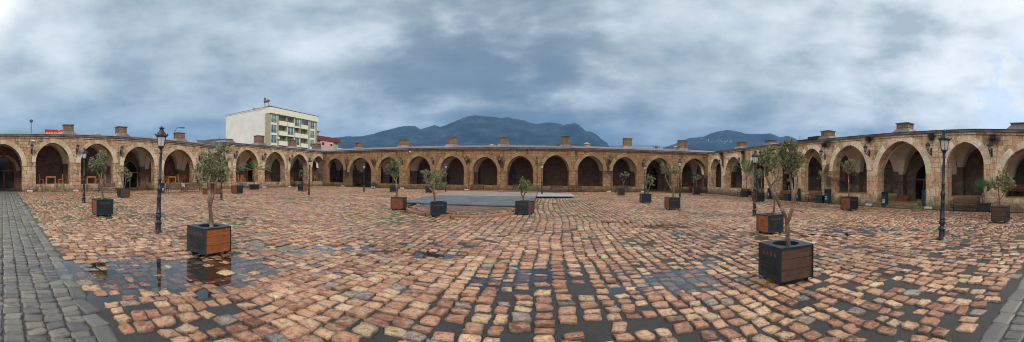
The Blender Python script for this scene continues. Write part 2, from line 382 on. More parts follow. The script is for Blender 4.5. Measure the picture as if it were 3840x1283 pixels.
    t = NT('mountain'); g = t.pos((0.004, 0.004, 0.006)); n = t.noise(g, 2.2, 9, 0.62)
    M['mountain'] = t.fin(t.ramp(n, [(0.38, (0.003, 0.010, 0.020)), (0.52, (0.010, 0.025, 0.036)), (0.66, (0.034, 0.048, 0.055))]), 0.95, t.bump(n, 1.0, 14.0))  # blue of the distant air is put into the base colour too
    # cobbles
    t = NT('pink_cobble'); isl = t.island(); p = t.pos()
    n1 = t.noise(p, 9, 6, 0.6); n2 = t.noise(p, 45, 6, 0.7); n3 = t.noise(p, 2.0, 4)
    c = t.ramp(isl, [(0.0, (0.165, 0.061, 0.038)), (0.1, (0.271, 0.101, 0.06)), (0.28, (0.409, 0.177, 0.109)), (0.5, (0.518, 0.267, 0.173)), (0.7, (0.655, 0.395, 0.265)), (0.88, (0.715, 0.521, 0.369)), (0.94, (0.445, 0.341, 0.234)), (0.965, (0.121, 0.128, 0.155)), (1.0, (0.299, 0.308, 0.356))])
    c = t.mix(t.rng(n1, 0.44, 0.62, 0, 0.75), c, (0.50, 0.38, 0.29)); c = t.mix(t.rng(t.noise(p, 16, 8, 0.7, 0.6), 0.50, 0.60, 0, 0.75), c, t.mix(1, c, (0.40, 0.27, 0.21), 'MULTIPLY')); c = t.mix(t.rng(n2, 0.52, 0.64, 0, 0.8), c, t.mix(1, c, (0.30, 0.22, 0.19), 'MULTIPLY')); rim = t.nd('ShaderNodeVertexColor', layer_name='rim').outputs[0]; c = t.mix(t.math('MULTIPLY', rim, t.rng(n1, 0.35, 0.6, 0.35, 0.9)), c, (0.055, 0.036, 0.026))
    c = t.mix(t.rng(n3, 0.45, 0.7, 0, 0.30), c, (0.27, 0.12, 0.07)); c = t.nd('ShaderNodeVectorMath', {0: c, 1: (1.12, 1.07, .92)}, operation='MULTIPLY').outputs[0]; n5 = t.noise(p, 0.30, 5, .65); c = t.mix(t.rng(n5, 0.46, 0.58, 0, 0.5), c, t.mix(1, c, (0.62, 0.55, 0.52), 'MULTIPLY'))
    h = t.math('ADD', t.math('MULTIPLY', n1, 1.0), t.math('MULTIPLY', n2, 0.45))
    M['cobble'] = t.fin(c, t.math('ADD', t.rng(t.noise(p, 3.1, 5), 0.35, 0.65, 0.16, 0.42), t.rng(n5, .42, .6, .16, -.04)), t.bump(h, 0.85, 0.022), spec=0.5)
    t = NT('grey_sett'); isl = t.island(); p = t.pos(); n1 = t.noise(p, 8, 6); n2 = t.noise(p, 60, 5, 0.7)
    c = t.ramp(isl, [(0, (0.075, 0.074, 0.072)), (0.5, (0.145, 0.138, 0.124)), (0.85, (0.205, 0.188, 0.16)), (1, (0.09, 0.10, 0.11))]); c = t.mix(t.rng(n2, 0.45, 0.65, 0, 0.6), c, (0.055, 0.055, 0.055)); c = t.mix(t.rng(n1, 0.4, 0.7, 0, 0.4), c, (0.13, 0.12, 0.09))
    M['sett'] = t.fin(c, t.rng(n1, 0.3, 0.7, 0.3, 0.6), t.bump(t.math('ADD', n1, n2), 0.6, 0.012))
    t = NT('mortar_ground'); p = t.pos(); n1 = t.noise(p, 48, 6, 0.85); n2 = t.noise(p, 0.35, 5); n3 = t.noise(p, 5, 5)
    c = t.mix(t.rng(n1, 0.45, 0.75), (0.015, 0.0145, 0.014), (0.15, 0.138, 0.125)); c = t.mix(t.rng(n3, 0.45, 0.7, 0, 0.5), c, (0.030, 0.021, 0.015))
    vx = t.nd('ShaderNodeVertexColor', layer_name='moss').outputs[0]
    c = t.mix(t.math('MULTIPLY', vx, t.rng(n3, 0.30, 0.48)), c, (0.060, 0.085, 0.018)); M['mortar'] = t.fin(c, t.rng(n2, 0.38, 0.62, 0.34, 0.75), t.bump(n1, 0.6, 0.012), spec=0.35)
    t = NT('puddle_water'); t.N.remove(t.b)
    fr = t.nd('ShaderNodeFresnel', {'IOR': 1.45}); nn = t.bump(t.noise(t.pos(), 3.0, 2), 0.02, 0.01)
    tr = t.nd('ShaderNodeBsdfTransparent', {'Color': (0.93, 0.90, 0.86)}); gl = t.nd('ShaderNodeBsdfGlossy', {'Color': (1, 1, 1), 'Roughness': 0.015})
    ms = t.nd('ShaderNodeMixShader', {0: fr.outputs[0]}); t.L.new(tr.outputs[0], ms.inputs[1]); t.L.new(gl.outputs[0], ms.inputs[2]); t.L.new(ms.outputs[0], t.out.inputs[0]); M['water'] = t.m
    M['rubble'] = simple('rubble_earth', (0.125, 0.075, 0.05), 0.8, 0.5, 2.5, bump=0.8)
    t = NT('curb_stone'); isl = t.island(); n1 = t.noise(t.pos(), 7, 6); c = t.ramp(isl, [(0, (0.27, 0.10, 0.05)), (1, (0.36, 0.16, 0.09))]); c = t.mix(t.rng(n1, 0.4, 0.7, 0, 0.6), c, (0.13, 0.075, 0.05)); M['curb'] = t.fin(c, 0.45, t.bump(n1, 0.7, 0.03))
mats()
M['rubble_grey'] = simple('village_render', (0.30, 0.29, 0.28), 0.9)

# ------------------------------------------------------------------ ground
PUD = []   # X, Y, rx, ry, rot, depth
def puddle_px(px, py, rt, rr, depth):
    g = ground(px, py); PUD.append((g.x, g.y, rt, rr, math.atan2(g.x, g.y), depth))
for a in ((560, 1015, 2.6, 1.5, .048), (330, 960, .6, .6, .024), (830, 1010, 1.4, 1.3, .044), (1010, 1000, .9, .9, .034), (1150, 930, 2.2, .9, .040), (1000, 925, 1.0, .4, .024),
          (1850, 1045, .9, .8, .038), (2020, 1020, .8, .8, .040), (1600, 960, 1.2, .6, .032), (1250, 1010, .8, .8, .030), (1960, 985, .7, .3, .024), (2560, 1050, 1.0, .95, .042), (2430, 1010, .5, .5, .028), (2330, 1075, .5, .4, .026), (2480, 850, 1.6, .8, .040), (2330, 835, 1.4, .45, .034),
          (3600, 1042, .5, .4, .020), (3090, 880, 2.4, .8, .018), (2720, 860, 1.0, .4, .024), (2650, 1000, .5, .8, .026), (1500, 1075, .5, .35, .026), (1330, 870, 1.8, .4, .026), (420, 1120, .5, .5, .026)):
    puddle_px(*a)
def basin(X, Y):
    b = np.zeros_like(np.asarray(X, float))
    for (cx, cy_, rx, ry, rot, dp) in PUD:
        dx = X - cx; dy = Y - cy_; c, s = math.cos(rot), math.sin(rot)
        t_ = (dx * c - dy * s) / rx; r_ = (dx * s + dy * c) / ry      # tangential, radial axes
        q = t_ ** 2 + r_ ** 2 + (fbm(X * 1.1, Y * 1.1, 21, 3) - .5) * 1.4
        b = np.maximum(b, dp * np.clip(1.25 - q, 0, 1))
    return b
def zground(X, Y):
    X = np.asarray(X, float); Y = np.asarray(Y, float)
    m = (np.abs(X) < 60) & (np.abs(Y) < 60)
    pm = np.zeros(X.shape)
    for (cx, cy_, rx, ry, rot, dp) in PUD:
        dx = X - cx; dy = Y - cy_; c, s = math.cos(rot), math.sin(rot)
        pm = np.maximum(pm, np.clip(3.0 - np.hypot((dx * c - dy * s) / rx, (dx * s + dy * c) / ry), 0, 1))
    z = gz(X) + np.where(m, (fbm(X * .5, Y * .5, 3, 3) - .5) * .03 * (1 - pm) + .003 * pm, 0)
    return z - np.where(m, basin(X, Y), 0)
def build_ground():
    far = [4100, 3000, 2000, 1100, 600, 350, 220, 140, 95, 70, 55, 46, 40]
    xs = np.array([-v for v in far] + list(np.arange(-36, -15, .5)) + list(np.arange(-15, 15, .1)) + list(np.arange(15, 36, .5)) + far[::-1])
    ys = np.array([-v for v in far if v > 30] + list(np.arange(-30, -3, 1.5)) + list(np.arange(-3, 19, .1)) + list(np.arange(19, 50, .5)) + [v for v in far[::-1] if v > 50])
    X, Y = np.meshgrid(xs, ys); Z = zground(X, Y)
    V = np.stack([X, Y, Z], -1).reshape(-1, 3); nx, ny = len(xs), len(ys)
    i = (np.arange(ny - 1)[:, None] * nx + np.arange(nx - 1)[None]).ravel()
    Fq = np.stack([i, i + 1, i + 1 + nx, i + nx], -1)
    o = mesh_from_np('ground', V, [(4, Fq)], M['mortar'], smooth=True); tag(o, kind='structure', label='dark wet grit joints of the courtyard ground')
    ca = o.data.color_attributes.new('moss', 'FLOAT_COLOR', 'POINT')
    r = np.hypot(V[:, 0], V[:, 1]); az = np.arctan2(V[:, 0], V[:, 1])
    ms = np.clip((fbm(V[:, 0] * .25, V[:, 1] * .25, 9) - .38) * 6, 0, 1) * np.clip((r - 5) / 6, 0, 1)
    ms = ms * np.clip(.45 + .9 * (az < -.35) + .3 * (np.abs(az) < .35), 0, 1)
    ms = np.where(V[:, 0] > 14, ms * .4, ms)
    cc = np.ones((len(V), 4), np.float32); cc[:, :3] = ms[:, None]; ca.data.foreach_set('color', cc.ravel())
    # one flat water sheet, cut to the cells that hold a basin; the grit shows wherever it stands above the water
    gx = np.arange(-14, 14, .14); gy = np.arange(-1, 19, .14); X, Y = np.meshgrid(gx, gy); wet = basin(X, Y) > .0005
    wet[1:-1, 1:-1] |= wet[:-2, 1:-1] | wet[2:, 1:-1] | wet[1:-1, :-2] | wet[1:-1, 2:]
    Z = gz(X) - .0095; V = np.stack([X, Y, Z], -1).reshape(-1, 3); nx = len(gx)
    cell = wet[:-1, :-1] & wet[1:, :-1] & wet[:-1, 1:] & wet[1:, 1:]; jj, ii = np.nonzero(cell); i = jj * nx + ii
    Fq = np.stack([i, i + 1, i + 1 + nx, i + nx], -1); used, inv = np.unique(Fq.ravel(), return_inverse=True)
    tag(mesh_from_np('puddle_water', V[used], [(4, inv.reshape(-1, 4))], M['water']), kind='structure', label='shallow rain puddles among the cobbles')
build_ground()

PATH0, PATH1 = -0.25, 1.30
ME = [ground(x, y) for x, y in ((1513, 786), (1530, 795), (1568, 806), (1625, 814), (1690, 818), (1760, 819.5), (1807, 818.5), (1865, 814), (1926, 807), (1975, 790))]
MCX = sum(p.x for p in ME) / len(ME); MCY = max(p.y for p in ME) + 1.0
MRING = ME + [Vector((2 * MCX - p.x, 2 * MCY - p.y, 0)) for p in ME]
def in_mound(X, Y):
    ins = np.zeros(X.shape, bool)
    for a, b in zip(MRING, MRING[1:] + MRING[:1]):
        c = ((a.y > Y) != (b.y > Y)) & (X < (b.x - a.x) * (Y - a.y) / (b.y - a.y + 1e-9) + a.x); ins ^= c
    return ins
def ring_stones(name, C, A, B, h, zb, mat, nseg, near, pw=.55, jit=.085):
    """rounded stones: centres C (n,2), half sizes A,B; outline superellipse with jitter"""
    n = len(C); t = 2 * PI * (np.arange(nseg) + .5) / nseg
    ct, st = np.cos(t), np.sin(t); pw = pw
    ex = np.sign(ct) * np.abs(ct) ** pw; ey = np.sign(st) * np.abs(st) ** pw
    nrm = 1 / np.maximum(np.abs(ex), np.abs(ey)); ex = ex * (0.35 + .65 * nrm); ey = ey * (.35 + .65 * nrm)
    ex = ex / ex.max(); ey = ey / ey.max()
    jx = 1 + RNG.normal(0, jit, (n, nseg)); jy = 1 + RNG.normal(0, jit, (n, nseg))
    rot = RNG.normal(0, .12, n)
    ox = ex[None] * A[:, None] * jx; oy = ey[None] * B[:, None] * jy
    sh = RNG.normal(0, .10, n)[:, None]; ox = ox + sh * oy
    X = ox * np.cos(rot)[:, None] - oy * np.sin(rot)[:, None]; Y = ox * np.sin(rot)[:, None] + oy * np.cos(rot)[:, None]
    tx = RNG.normal(0, .045, n)[:, None]; ty = RNG.normal(0, .045, n)[:, None]
    rings = [(1.0, -.03, 0), (.99, .72, 0), (.93, .98, 0), (.55, 1.0, 0)] if near else [(1.0, -.03, 0), (.86, 1.0, 0)]
    Vs = []
    for sc, hz, _ in rings:
        jz = RNG.normal(0, .16, (n, nseg)) * (hz > .3)
        z = zb[:, None] + np.where(hz > 0, h[:, None] * (hz + jz), -.02) + (tx * X + ty * Y) * sc * (hz > .3)
        Vs.append(np.stack([C[:, 0:1] + X * sc, C[:, 1:2] + Y * sc, z], -1))
    V = np.stack(Vs, 1).reshape(n, -1, 3); k = V.shape[1]
    base = (np.arange(n) * k)[:, None, None]
    j = np.arange(nseg); j2 = (j + 1) % nseg; Q = []
    for r in range(len(rings) - 1):
        Q.append(np.stack([r * nseg + j, r * nseg + j2, (r + 1) * nseg + j2, (r + 1) * nseg + j], -1))
    Q = np.concatenate(Q)[None] + base; top = ((len(rings) - 1) * nseg + j)[None, None] + base
    o = mesh_from_np(name, V.reshape(-1, 3), [(4, Q.reshape(-1, 4)), (nseg, top.reshape(-1, nseg))], mat, smooth=True)
    ca = o.data.color_attributes.new('rim', 'FLOAT_COLOR', 'POINT'); e = np.repeat(np.array([1.0, 1.0, .55, 0.0] if near else [1.0, .35]), nseg); e = np.tile(e, n)
    cc = np.ones((len(e), 4), np.float32); cc[:, :3] = e[:, None]; ca.data.foreach_set('color', cc.ravel()); return o
def build_cobbles():
    cx = []; xw = []; x = -33.6
    while x < 22.2:
        wv = random.uniform(.235, .345); cx.append(x + wv / 2); xw.append(wv); x += wv
    C = []; A = []; B = []
    for c, wv in zip(cx, xw):
        n = 230; ln = RNG.uniform(.185, .345, n); y = np.cumsum(ln) - 4.0 + RNG.uniform(0, .2); y = y[y < 44.6]; ln = ln[:len(y)]
        C.append(np.stack([np.full(len(y), c), y - ln / 2], -1)); A.append(np.full(len(y), wv / 2)); B.append(ln / 2)
    C = np.concatenate(C); A = np.concatenate(A); B = np.concatenate(B)
    A0, B0 = A.copy(), B.copy()
    X0, Y0 = C[:, 0].copy(), C[:, 1].copy()
    C[:, 0] += (fbm(X0 * .12, Y0 * .12, 5) - .5) * 1.1 + RNG.normal(0, .010, len(C))
    C[:, 1] += (fbm(X0 * .5, Y0 * .15, 15) - .5) * .5
    X, Y = C[:, 0], C[:, 1]; r = np.hypot(X, Y); az = np.arctan2(X, Y)
    keep = ~((Y > PATH0 - .12) & (Y < PATH1 + .12)) & (Y < 44.3) & (X > -33.4) & (X < 21.2) & (Y > -4)
    keep &= ~in_mound(X, Y)
    gap = fbm(X * .35, Y * .35, 31, 3); asp = ground(3090, 880); asp2 = ground(3060, 1180)
    loose = np.clip((gap - .46) * 3.5, 0, .35)
    loose = np.maximum(loose, .55 * np.exp(-(((X - asp.x) / 4.5) ** 2 + ((Y - asp.y) / 2.2) ** 2)))
    rt = np.clip((az - .70) / .25, 0, 1) * np.clip((13 - r) / 5, 0, 1); loose = np.maximum(loose, rt * (.22 + .5 * np.clip((fbm(X * .8, Y * .8, 61, 3) - .45) * 3, 0, .6)))
    loose = np.maximum(loose, .42 * np.exp(-(((X - asp2.x) / 1.6) ** 2 + ((Y - asp2.y) / 1.0) ** 2)))
    cen = np.exp(-((az - .25) / .5) ** 2) * (r < 8.5)
    keep &= RNG.uniform(0, 1, len(X)) > loose * .55
    gp = .003 + .005 * np.clip((r - 7) / 8, 0, 1) + .024 * loose + .018 * cen + RNG.uniform(0, .012, len(X))
    A = np.maximum(A - gp, .05) * (1 - .25 * loose * RNG.uniform(0, 1, len(X))); B = np.maximum(B - gp * .85, .045) * (1 - .25 * loose * RNG.uniform(0, 1, len(X)))
    zb = zground(X, Y); h = RNG.uniform(.014, .036, len(X)) * np.where(r < 12, 1.0, .8)
    near = keep & (r < 13.0); fr = keep & (r >= 13.0)
    o = ring_stones('cobblestone_paving', C[near], A[near], B[near], h[near], zb[near], M['cobble'], 12, True); tag(o, kind='structure', label='pink sandstone cobbles of the near courtyard')
    o = ring_stones('cobblestone_paving', C[fr], A[fr], B[fr], h[fr], zb[fr], M['cobble'], 8, False); tag(o, kind='structure', label='pink sandstone cobbles of the far courtyard')
    # grey sett path along X
    C = []; A = []; B = []
    rows = np.linspace(PATH0, PATH1 - .24, 6)
    for k in range(5):
        y0, y1 = rows[k], rows[k + 1]; n = 330; ln = RNG.uniform(.15, .24, n); x = np.cumsum(ln) - 33.5; ok = x < 22; x = x[ok]; ln = ln[ok]
        C.append(np.stack([x - ln / 2, np.full(len(x), (y0 + y1) / 2) + RNG.normal(0, .006, len(x))], -1)); A.append(ln / 2 - .012 - RNG.uniform(0, .006, len(x))); B.append(np.full(len(x), (y1 - y0) / 2 - .014))
    ln = RNG.uniform(.35, .6, 140); x = np.cumsum(ln) - 33.5; ok = x < 22; x = x[ok]; ln = ln[ok]
    C.append(np.stack([x - ln / 2, np.full(len(x), PATH1 - .12)], -1)); A.append(ln / 2 - .004); B.append(np.full(len(x), .115))
    C = np.concatenate(C); A = np.concatenate(A); B = np.concatenate(B)
    o = ring_stones('stone_path', C, A, B, np.full(len(C), .022) + RNG.uniform(0, .006, len(C)), zground(C[:, 0], C[:, 1]), M['sett'], 12, True, .30, .045); tag(o, kind='structure', label='strip of grey stone setts across the courtyard')
build_cobbles()

# ------------------------------------------------------------------ the three arcaded wings
GD0, GD1 = 0.9, 4.5           # gallery from the inner face of the arcade to its back wall
RIDGE = 6.0; RK = 0.13
class Wing:
    def __init__(s, name, O, rz, label, eave, s0, s1):
        s.O = Vector(O); s.rz = rz; s.t = Vector((math.cos(rz), math.sin(rz), 0)); s.n = Vector((-math.sin(rz), math.cos(rz), 0))
        s.root = thing(name, label, 'arcade', O, rz, 'arcaded wings round the courtyard'); s.eave = eave; s.s0 = s0; s.s1 = s1
    def px(s, x, y, depth=0.0):
        p = on_plane(x, y, s.O + s.n * depth, s.n); q = p - s.O
        return q.dot(s.t), p.z
    def world(s, a, d, z): return s.O + s.t * a + s.n * d + Vector((0, 0, z))
    def ez(s, a): return float(np.interp(a, [e[0] for e in s.eave], [e[1] for e in s.eave]))
def arc_pts(l, r, zs, zc, n=14):
    """pointed arch from (l,zs) over ((l+r)/2,zc) to (r,zs)"""
    hw_ = (r - l) / 2; rise = zc - zs; m = (l + r) / 2
    c = max((rise * rise - hw_ * hw_) / (2 * hw_), -hw_ * .3); R = hw_ + c
    pts = []
    ph = math.acos(max(-1, min(1, c / R)))
    for k in range(n // 2 + 1):
        a = ph * k / (n // 2); pts.append((m - (R * math.cos(a) - c), zs + R * math.sin(a) * (rise / max(R * math.sin(ph), 1e-6))))
    right = [(2 * m - p[0], p[1]) for p in pts[:-1]][::-1]
    return pts + right
def arch_mesh(mb, l, r, zs, zc, b0, b1, z0, top, y0, y1, back=True, n=14):
    """wall band b0..b1 with an arched opening l..r, top(s) callable, from y0 (front) to y1 (back)"""
    A = arc_pts(l, r, zs, zc, n)
    for y, fl in ((y0, False), (y1, True)):
        if fl and not back: continue
        def q(*p):
            p = [(a, y, z) for a, z in p]; mb.quad(*(p[::-1] if fl else p))
        q((b0, z0), (l, z0), (l, zs), (b0, zs)); q((b0, zs), (l, zs), (l, top(l)), (b0, top(b0)))
        q((r, z0), (b1, z0), (b1, zs), (r, zs)); q((r, zs), (b1, zs), (b1, top(b1)), (r, top(r)))
        for i in range(len(A) - 1):
            q(A[i], A[i + 1], (A[i + 1][0], top(A[i + 1][0])), (A[i][0], top(A[i][0])))
    P = [(l, z0)] + A + [(r, z0)]
    for i in range(len(P) - 1):
        (a, za), (b, zb) = P[i], P[i + 1]
        mb.quad((a, y0, za), (a, y1, za), (b, y1, zb), (b, y0, zb))
def voussoirs(mb, l, r, zs, zc, n=17, th=.46, y0=-.022, y1=.2, inset=.012):
    A = arc_pts(l, r, zs, zc, 40); L = [0]
    for i in range(1, len(A)): L.append(L[-1] + math.dist(A[i], A[i - 1]))
    def at(u):
        u *= L[-1]
        for i in range(1, len(A)):
            if L[i] >= u: f = (u - L[i - 1]) / (L[i] - L[i - 1]); break
        x = A[i - 1][0] + f * (A[i][0] - A[i - 1][0]); z = A[i - 1][1] + f * (A[i][1] - A[i - 1][1])
        tx, tz = A[i][0] - A[i - 1][0], A[i][1] - A[i - 1][1]; q = math.hypot(tx, tz); return x, z, -tz / q, tx / q
    for k in range(n):
        t_ = th * random.uniform(.86, 1.18); e = .035 / n * 3; yy = y0 + random.uniform(-.012, .006)
        a = at((k + e * .25) / n); b = at((k + 1 - e * .25) / n)
        def p(s_, ins, y): return (s_[0] + s_[2] * ins, y, s_[1] + s_[3] * ins)
        mb.hexa([p(a, inset, yy), p(b, inset, yy), p(b, inset, y1), p(a, inset, y1), p(a, t_, yy), p(b, t_, yy), p(b, t_, y1), p(a, t_, y1)])
def vault_mesh(mb, b0, b1, zs, zc, zfloor):
    m = (b0 + b1) / 2; half = (b1 - b0) / 2; wu = max(half - .55, half * .7); cv = (GD0 + 3.9) / 2; wv = (3.9 - GD0) / 2
    def prof(d, w_):
        if abs(d) >= w_: return 0.0
        hw_ = w_; rise = 1.15 * w_; c = (rise * rise - hw_ * hw_) / (2 * hw_); R = hw_ + c
        return math.sqrt(max(R * R - (abs(d) + c) ** 2, 0)) / rise
    NU, NV = 28, 22; H = zc + .12 - zs
    us = [b0 + (b1 - b0) * i / NU for i in range(NU + 1)]; ys = [GD0 + (GD1 - GD0) * j / NV for j in range(NV + 1)]
    Z = [[zs + H * max(prof(u - m, wu), prof(y - cv, wv)) for y in ys] for u in us]
    i0 = len(mb.v)
    for i in range(NU + 1):
        for j in range(NV + 1): mb.v.append((us[i], ys[j], Z[i][j]))
    for i in range(NU):
        for j in range(NV):
            a = i0 + i * (NV + 1) + j; mb.f.append((a, a + 1, a + NV + 2, a + NV + 1))
def door(w, s, z0, width, height, kind='plain', label=None):
    r = w.root; y = GD1 - .03; l, rr = s - width / 2, s + width / 2; zs = z0 + height * .58; zc = z0 + height
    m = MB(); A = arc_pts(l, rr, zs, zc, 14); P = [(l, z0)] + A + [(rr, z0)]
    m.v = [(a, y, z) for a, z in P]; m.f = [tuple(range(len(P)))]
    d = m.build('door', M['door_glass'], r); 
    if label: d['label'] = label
    m = MB()
    for i in range(len(P) - 1):
        a, b = P[i], P[i + 1]; m.beam((a[0], y - .05, a[1]), (b[0], y - .05, b[1]), .12, .10)
    m.box(l, y - .12, zs - .06, rr, y - .02, zs + .08); m.box(s - .06, y - .11, z0, s + .06, y - .015, zs); m.box(l, y - .11, z0, rr, y - .015, z0 + .12)
    m.build('door_frame', M['wood_red' if kind == 'red' else 'wood_chair'], d)
    m = MB(); voussoirs(m, l - .05, rr + .05, zs, zc + .05, 13, .36, GD1 - .035, GD1 + .05); m.build('door_arch', M['dark_stone'], r)
def build_wing(W, arches, wallmat, vmat, backmat, first_b, last_b, doors=()):
    """arches: list (l, r, zcrest, zsill, entry)"""
    R = W.root; n = len(arches)
    B = [first_b] + [(arches[i][1] + arches[i + 1][0]) / 2 for i in range(n - 1)] + [last_b]
    face = MB()
    for i, (l, r, zc, zsill, entry) in enumerate(arches):
        hw_ = (r - l) / 2; zs = zc - 1.16 * hw_; zs = max(zs, 2.1)
        b0, b1 = B[i], B[i + 1]
        arch_mesh(face, l, r, zs, zc, b0, b1, -.5, lambda a: W.ez(a) - .12, 0.0, GD0)
        vs = MB(); vault = MB(); pil = MB(); voussoirs(vs, l, r, zs, zc, 15 if hw_ < 1.9 else 17)
        vault_mesh(vault, b0, b1, zs, zc, zsill); vs.build('arch_stones', vmat, R); vault.build('vault', M['plaster'], R)
        zf = zsill
        p = MB(); y0 = .05 if not entry else .12
        p.box(l, y0, -.5, r, GD0, zf); p.box(b0, GD0, -.5, b1, GD1 + .1, zf)
        if entry: p.box(l, -.55, -.5, r, .12, zf - .12)
        p.build('plinth', wallmat, R)
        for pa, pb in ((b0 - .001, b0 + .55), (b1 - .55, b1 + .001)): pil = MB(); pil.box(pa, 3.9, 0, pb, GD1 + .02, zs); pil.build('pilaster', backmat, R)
    f = face.build('facade_wall', wallmat, R)
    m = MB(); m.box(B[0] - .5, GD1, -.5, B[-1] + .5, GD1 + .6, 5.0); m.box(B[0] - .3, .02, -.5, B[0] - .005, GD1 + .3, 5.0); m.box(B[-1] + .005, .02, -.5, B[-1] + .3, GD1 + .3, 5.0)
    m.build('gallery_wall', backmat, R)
    # eave fascia, cornice, roof
    S = sorted(set([e[0] for e in W.eave if W.s0 < e[0] < W.s1] + [W.s0, W.s1])); fas = MB(); cor = MB(); roof = MB(); stp = MB()
    ax = [W.s0 + (W.s1 - W.s0) * k / 40 for k in range(41)]; S = sorted(set(S + ax))
    def mit(a, d):     # mitre the ends that meet another wing
        lo, hi = W.s0 - (d if W.mit0 else 0), W.s1 + (d if W.mit1 else 0)
        return lo + (a - W.s0) / (W.s1 - W.s0) * (hi - lo)
    for a, b in zip(S[:-1], S[1:]):
        za, zb = W.ez(a + 1e-4), W.ez(b - 1e-4); j = random.uniform(-.012, .012)
        ma, mb_ = mit(a, -.2), mit(b, -.2)
        fas.hexa([(ma, -.2 + j, za - .20), (mb_, -.2 + j, zb - .20), (mit(b, .1), .1, zb - .20), (mit(a, .1), .1, za - .20), (ma, -.2 + j, za), (mb_, -.2 + j, zb), (mit(b, .1), .1, zb), (mit(a, .1), .1, za)])
        cor.hexa([(mit(a, -.1), -.09, za - .36), (mit(b, -.1), -.09, zb - .36), (b, .1, zb - .36), (a, .1, za - .36), (mit(a, -.1), -.09, za - .203), (mit(b, -.1), -.09, zb - .203), (b, .1, zb - .203), (a, .1, za - .203)])
        e0, e1 = za + .004, zb + .004
        roof.quad((mit(a, -.24), -.24, e0 - .03), (mit(b, -.24), -.24, e1 - .03), (mit(b, RIDGE), RIDGE, e1 + RK * RIDGE), (mit(a, RIDGE), RIDGE, e0 + RK * RIDGE))
        roof.quad((mit(a, RIDGE), RIDGE, e0 + RK * RIDGE), (mit(b, RIDGE), RIDGE, e1 + RK * RIDGE), (mit(b, 12), 12, e1), (mit(a, 12), 12, e0))
    for k in range(1, len(W.eave)):      # riser where the roof steps
        if abs(W.eave[k][0] - W.eave[k - 1][0]) < .02:
            a = W.eave[k][0]; z0, z1 = W.eave[k - 1][1], W.eave[k][1]
            stp.hexa([(a - .02, -.1, z0 - .5), (a + .05, -.1, z0 - .5), (a + .05, 5.9, z0 + .2), (a - .02, 5.9, z0 + .2), (a - .02, -.1, z1), (a + .05, -.1, z1), (a + .05, 5.9, z1 + RK * 5.9), (a - .02, 5.9, z1 + RK * 5.9)])
    if stp.v: stp.build('roof_step', M['lead'], R)
    fas.build('eave', M['lead'], R); cor.build('cornice', wallmat, R); W.roof = roof.build('roof', M['roof'], R)
    m = MB(); m.box(mit(W.s0, 11.4), 11.4, -.5, mit(W.s1, 11.4), 11.8, min(e[1] for e in W.eave) - .05); m.build('outer_wall', wallmat, R)
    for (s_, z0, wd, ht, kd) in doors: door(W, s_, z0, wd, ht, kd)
    W.B = B; W.arches = arches
def chimney(W, xl, xr, yt, yb, depth=2.6):
    s0, zt = W.px(xl, yt, depth); s1, _ = W.px(xr, yt, depth); sc = (s0 + s1) / 2
    # apparent width includes a side face seen at an angle
    p = W.world(sc, depth, 0); ang = abs(Vector((p.x, p.y, 0)).normalized().dot(W.n)); side = math.sqrt(1 - ang * ang)
    wd = min(max(abs(s1 - s0) * ang / (ang + side * .8), .75), 1.45)
    zr = W.ez(sc) + RK * depth
    m = MB(); m.box(sc - wd / 2, depth - wd * .42, zr - .5, sc + wd / 2, depth + wd * .42, zt - .07)
    o = m.build('chimney', W.chm, W.root)
    m = MB(); e = .07; m.box(sc - wd / 2 - e, depth - wd * .42 - e, zt - .07, sc + wd / 2 + e, depth + wd * .42 + e, zt); m.build('chimney_cap', M['lead'], o)
    m = MB(); a, b = wd / 2 + .015, wd / 2 + .38; c, d = wd * .42 + .015, wd * .42 + .34
    for q in (((-b, -d), (b, -d), (a, -c), (-a, -c)), ((b, -d), (b, d), (a, c), (a, -c)), ((-b, d), (-b, -d), (-a, -c), (-a, c))):
        m.quad((sc + q[0][0], depth + q[0][1], zr + q[0][1] * RK + .01), (sc + q[1][0], depth + q[1][1], zr + q[1][1] * RK + .01), (sc + q[2][0], depth + q[2][1], zr + .30), (sc + q[3][0], depth + q[3][1], zr + .30))
    m.build('chimney_flashing', M['roof'], o)
def vent(W, x, yt, depth=4.2):
    s, zt = W.px(x, yt, depth); zr = W.ez(s) + RK * depth; wd = .52
    m = MB(); m.lathe([(wd * .8, zr - .2), (wd * .8, zt - .32), (wd * 1.02, zt - .30), (wd * 1.0, zt - .22), (.10, zt - .02), (.06, zt)], 8, (s, depth, 0)); m.build('roof_vent', M['vent'], W.root)

LC = [(0.458, 0.282, 0.16), (0.61, 0.412, 0.251), (0.716, 0.526, 0.336), (0.518, 0.305, 0.183), (0.793, 0.61, 0.412), (0.64, 0.381, 0.244), (0.397, 0.267, 0.176)]
BC = [(0.296, 0.166, 0.076), (0.382, 0.222, 0.105), (0.443, 0.271, 0.135), (0.332, 0.178, 0.08), (0.419, 0.234, 0.123), (0.246, 0.147, 0.074)]
RC = [(0.684, 0.408, 0.244), (0.78, 0.571, 0.358), (0.78, 0.684, 0.457), (0.75, 0.392, 0.228), (0.652, 0.489, 0.31), (0.78, 0.75, 0.521), (0.78, 0.44, 0.277)]
def bstain(W_, l): return [(*W_.px(x, y), rx, rz_) for x, y, rx, rz_ in l]
M['vent'] = simple('vent_stone', (0.36, 0.27, 0.2), 0.9, 0.3, 5, bump=0.4)
def vmat(name, cols, dirt=.5):
    t = NT(name); isl = t.island(); o = t.coord('Object'); n1 = t.noise(o, 7, 7, .65)
    c = t.ramp(isl, [((i + .5) / len(cols), c_) for i, c_ in enumerate(cols)]); c = t.mix(t.rng(n1, .42, .7, 0, dirt), c, t.mix(1, c, (.35, .26, .2), 'MULTIPLY'))
    return t.fin(c, .85, t.bump(n1, .7, .03), spec=.25)
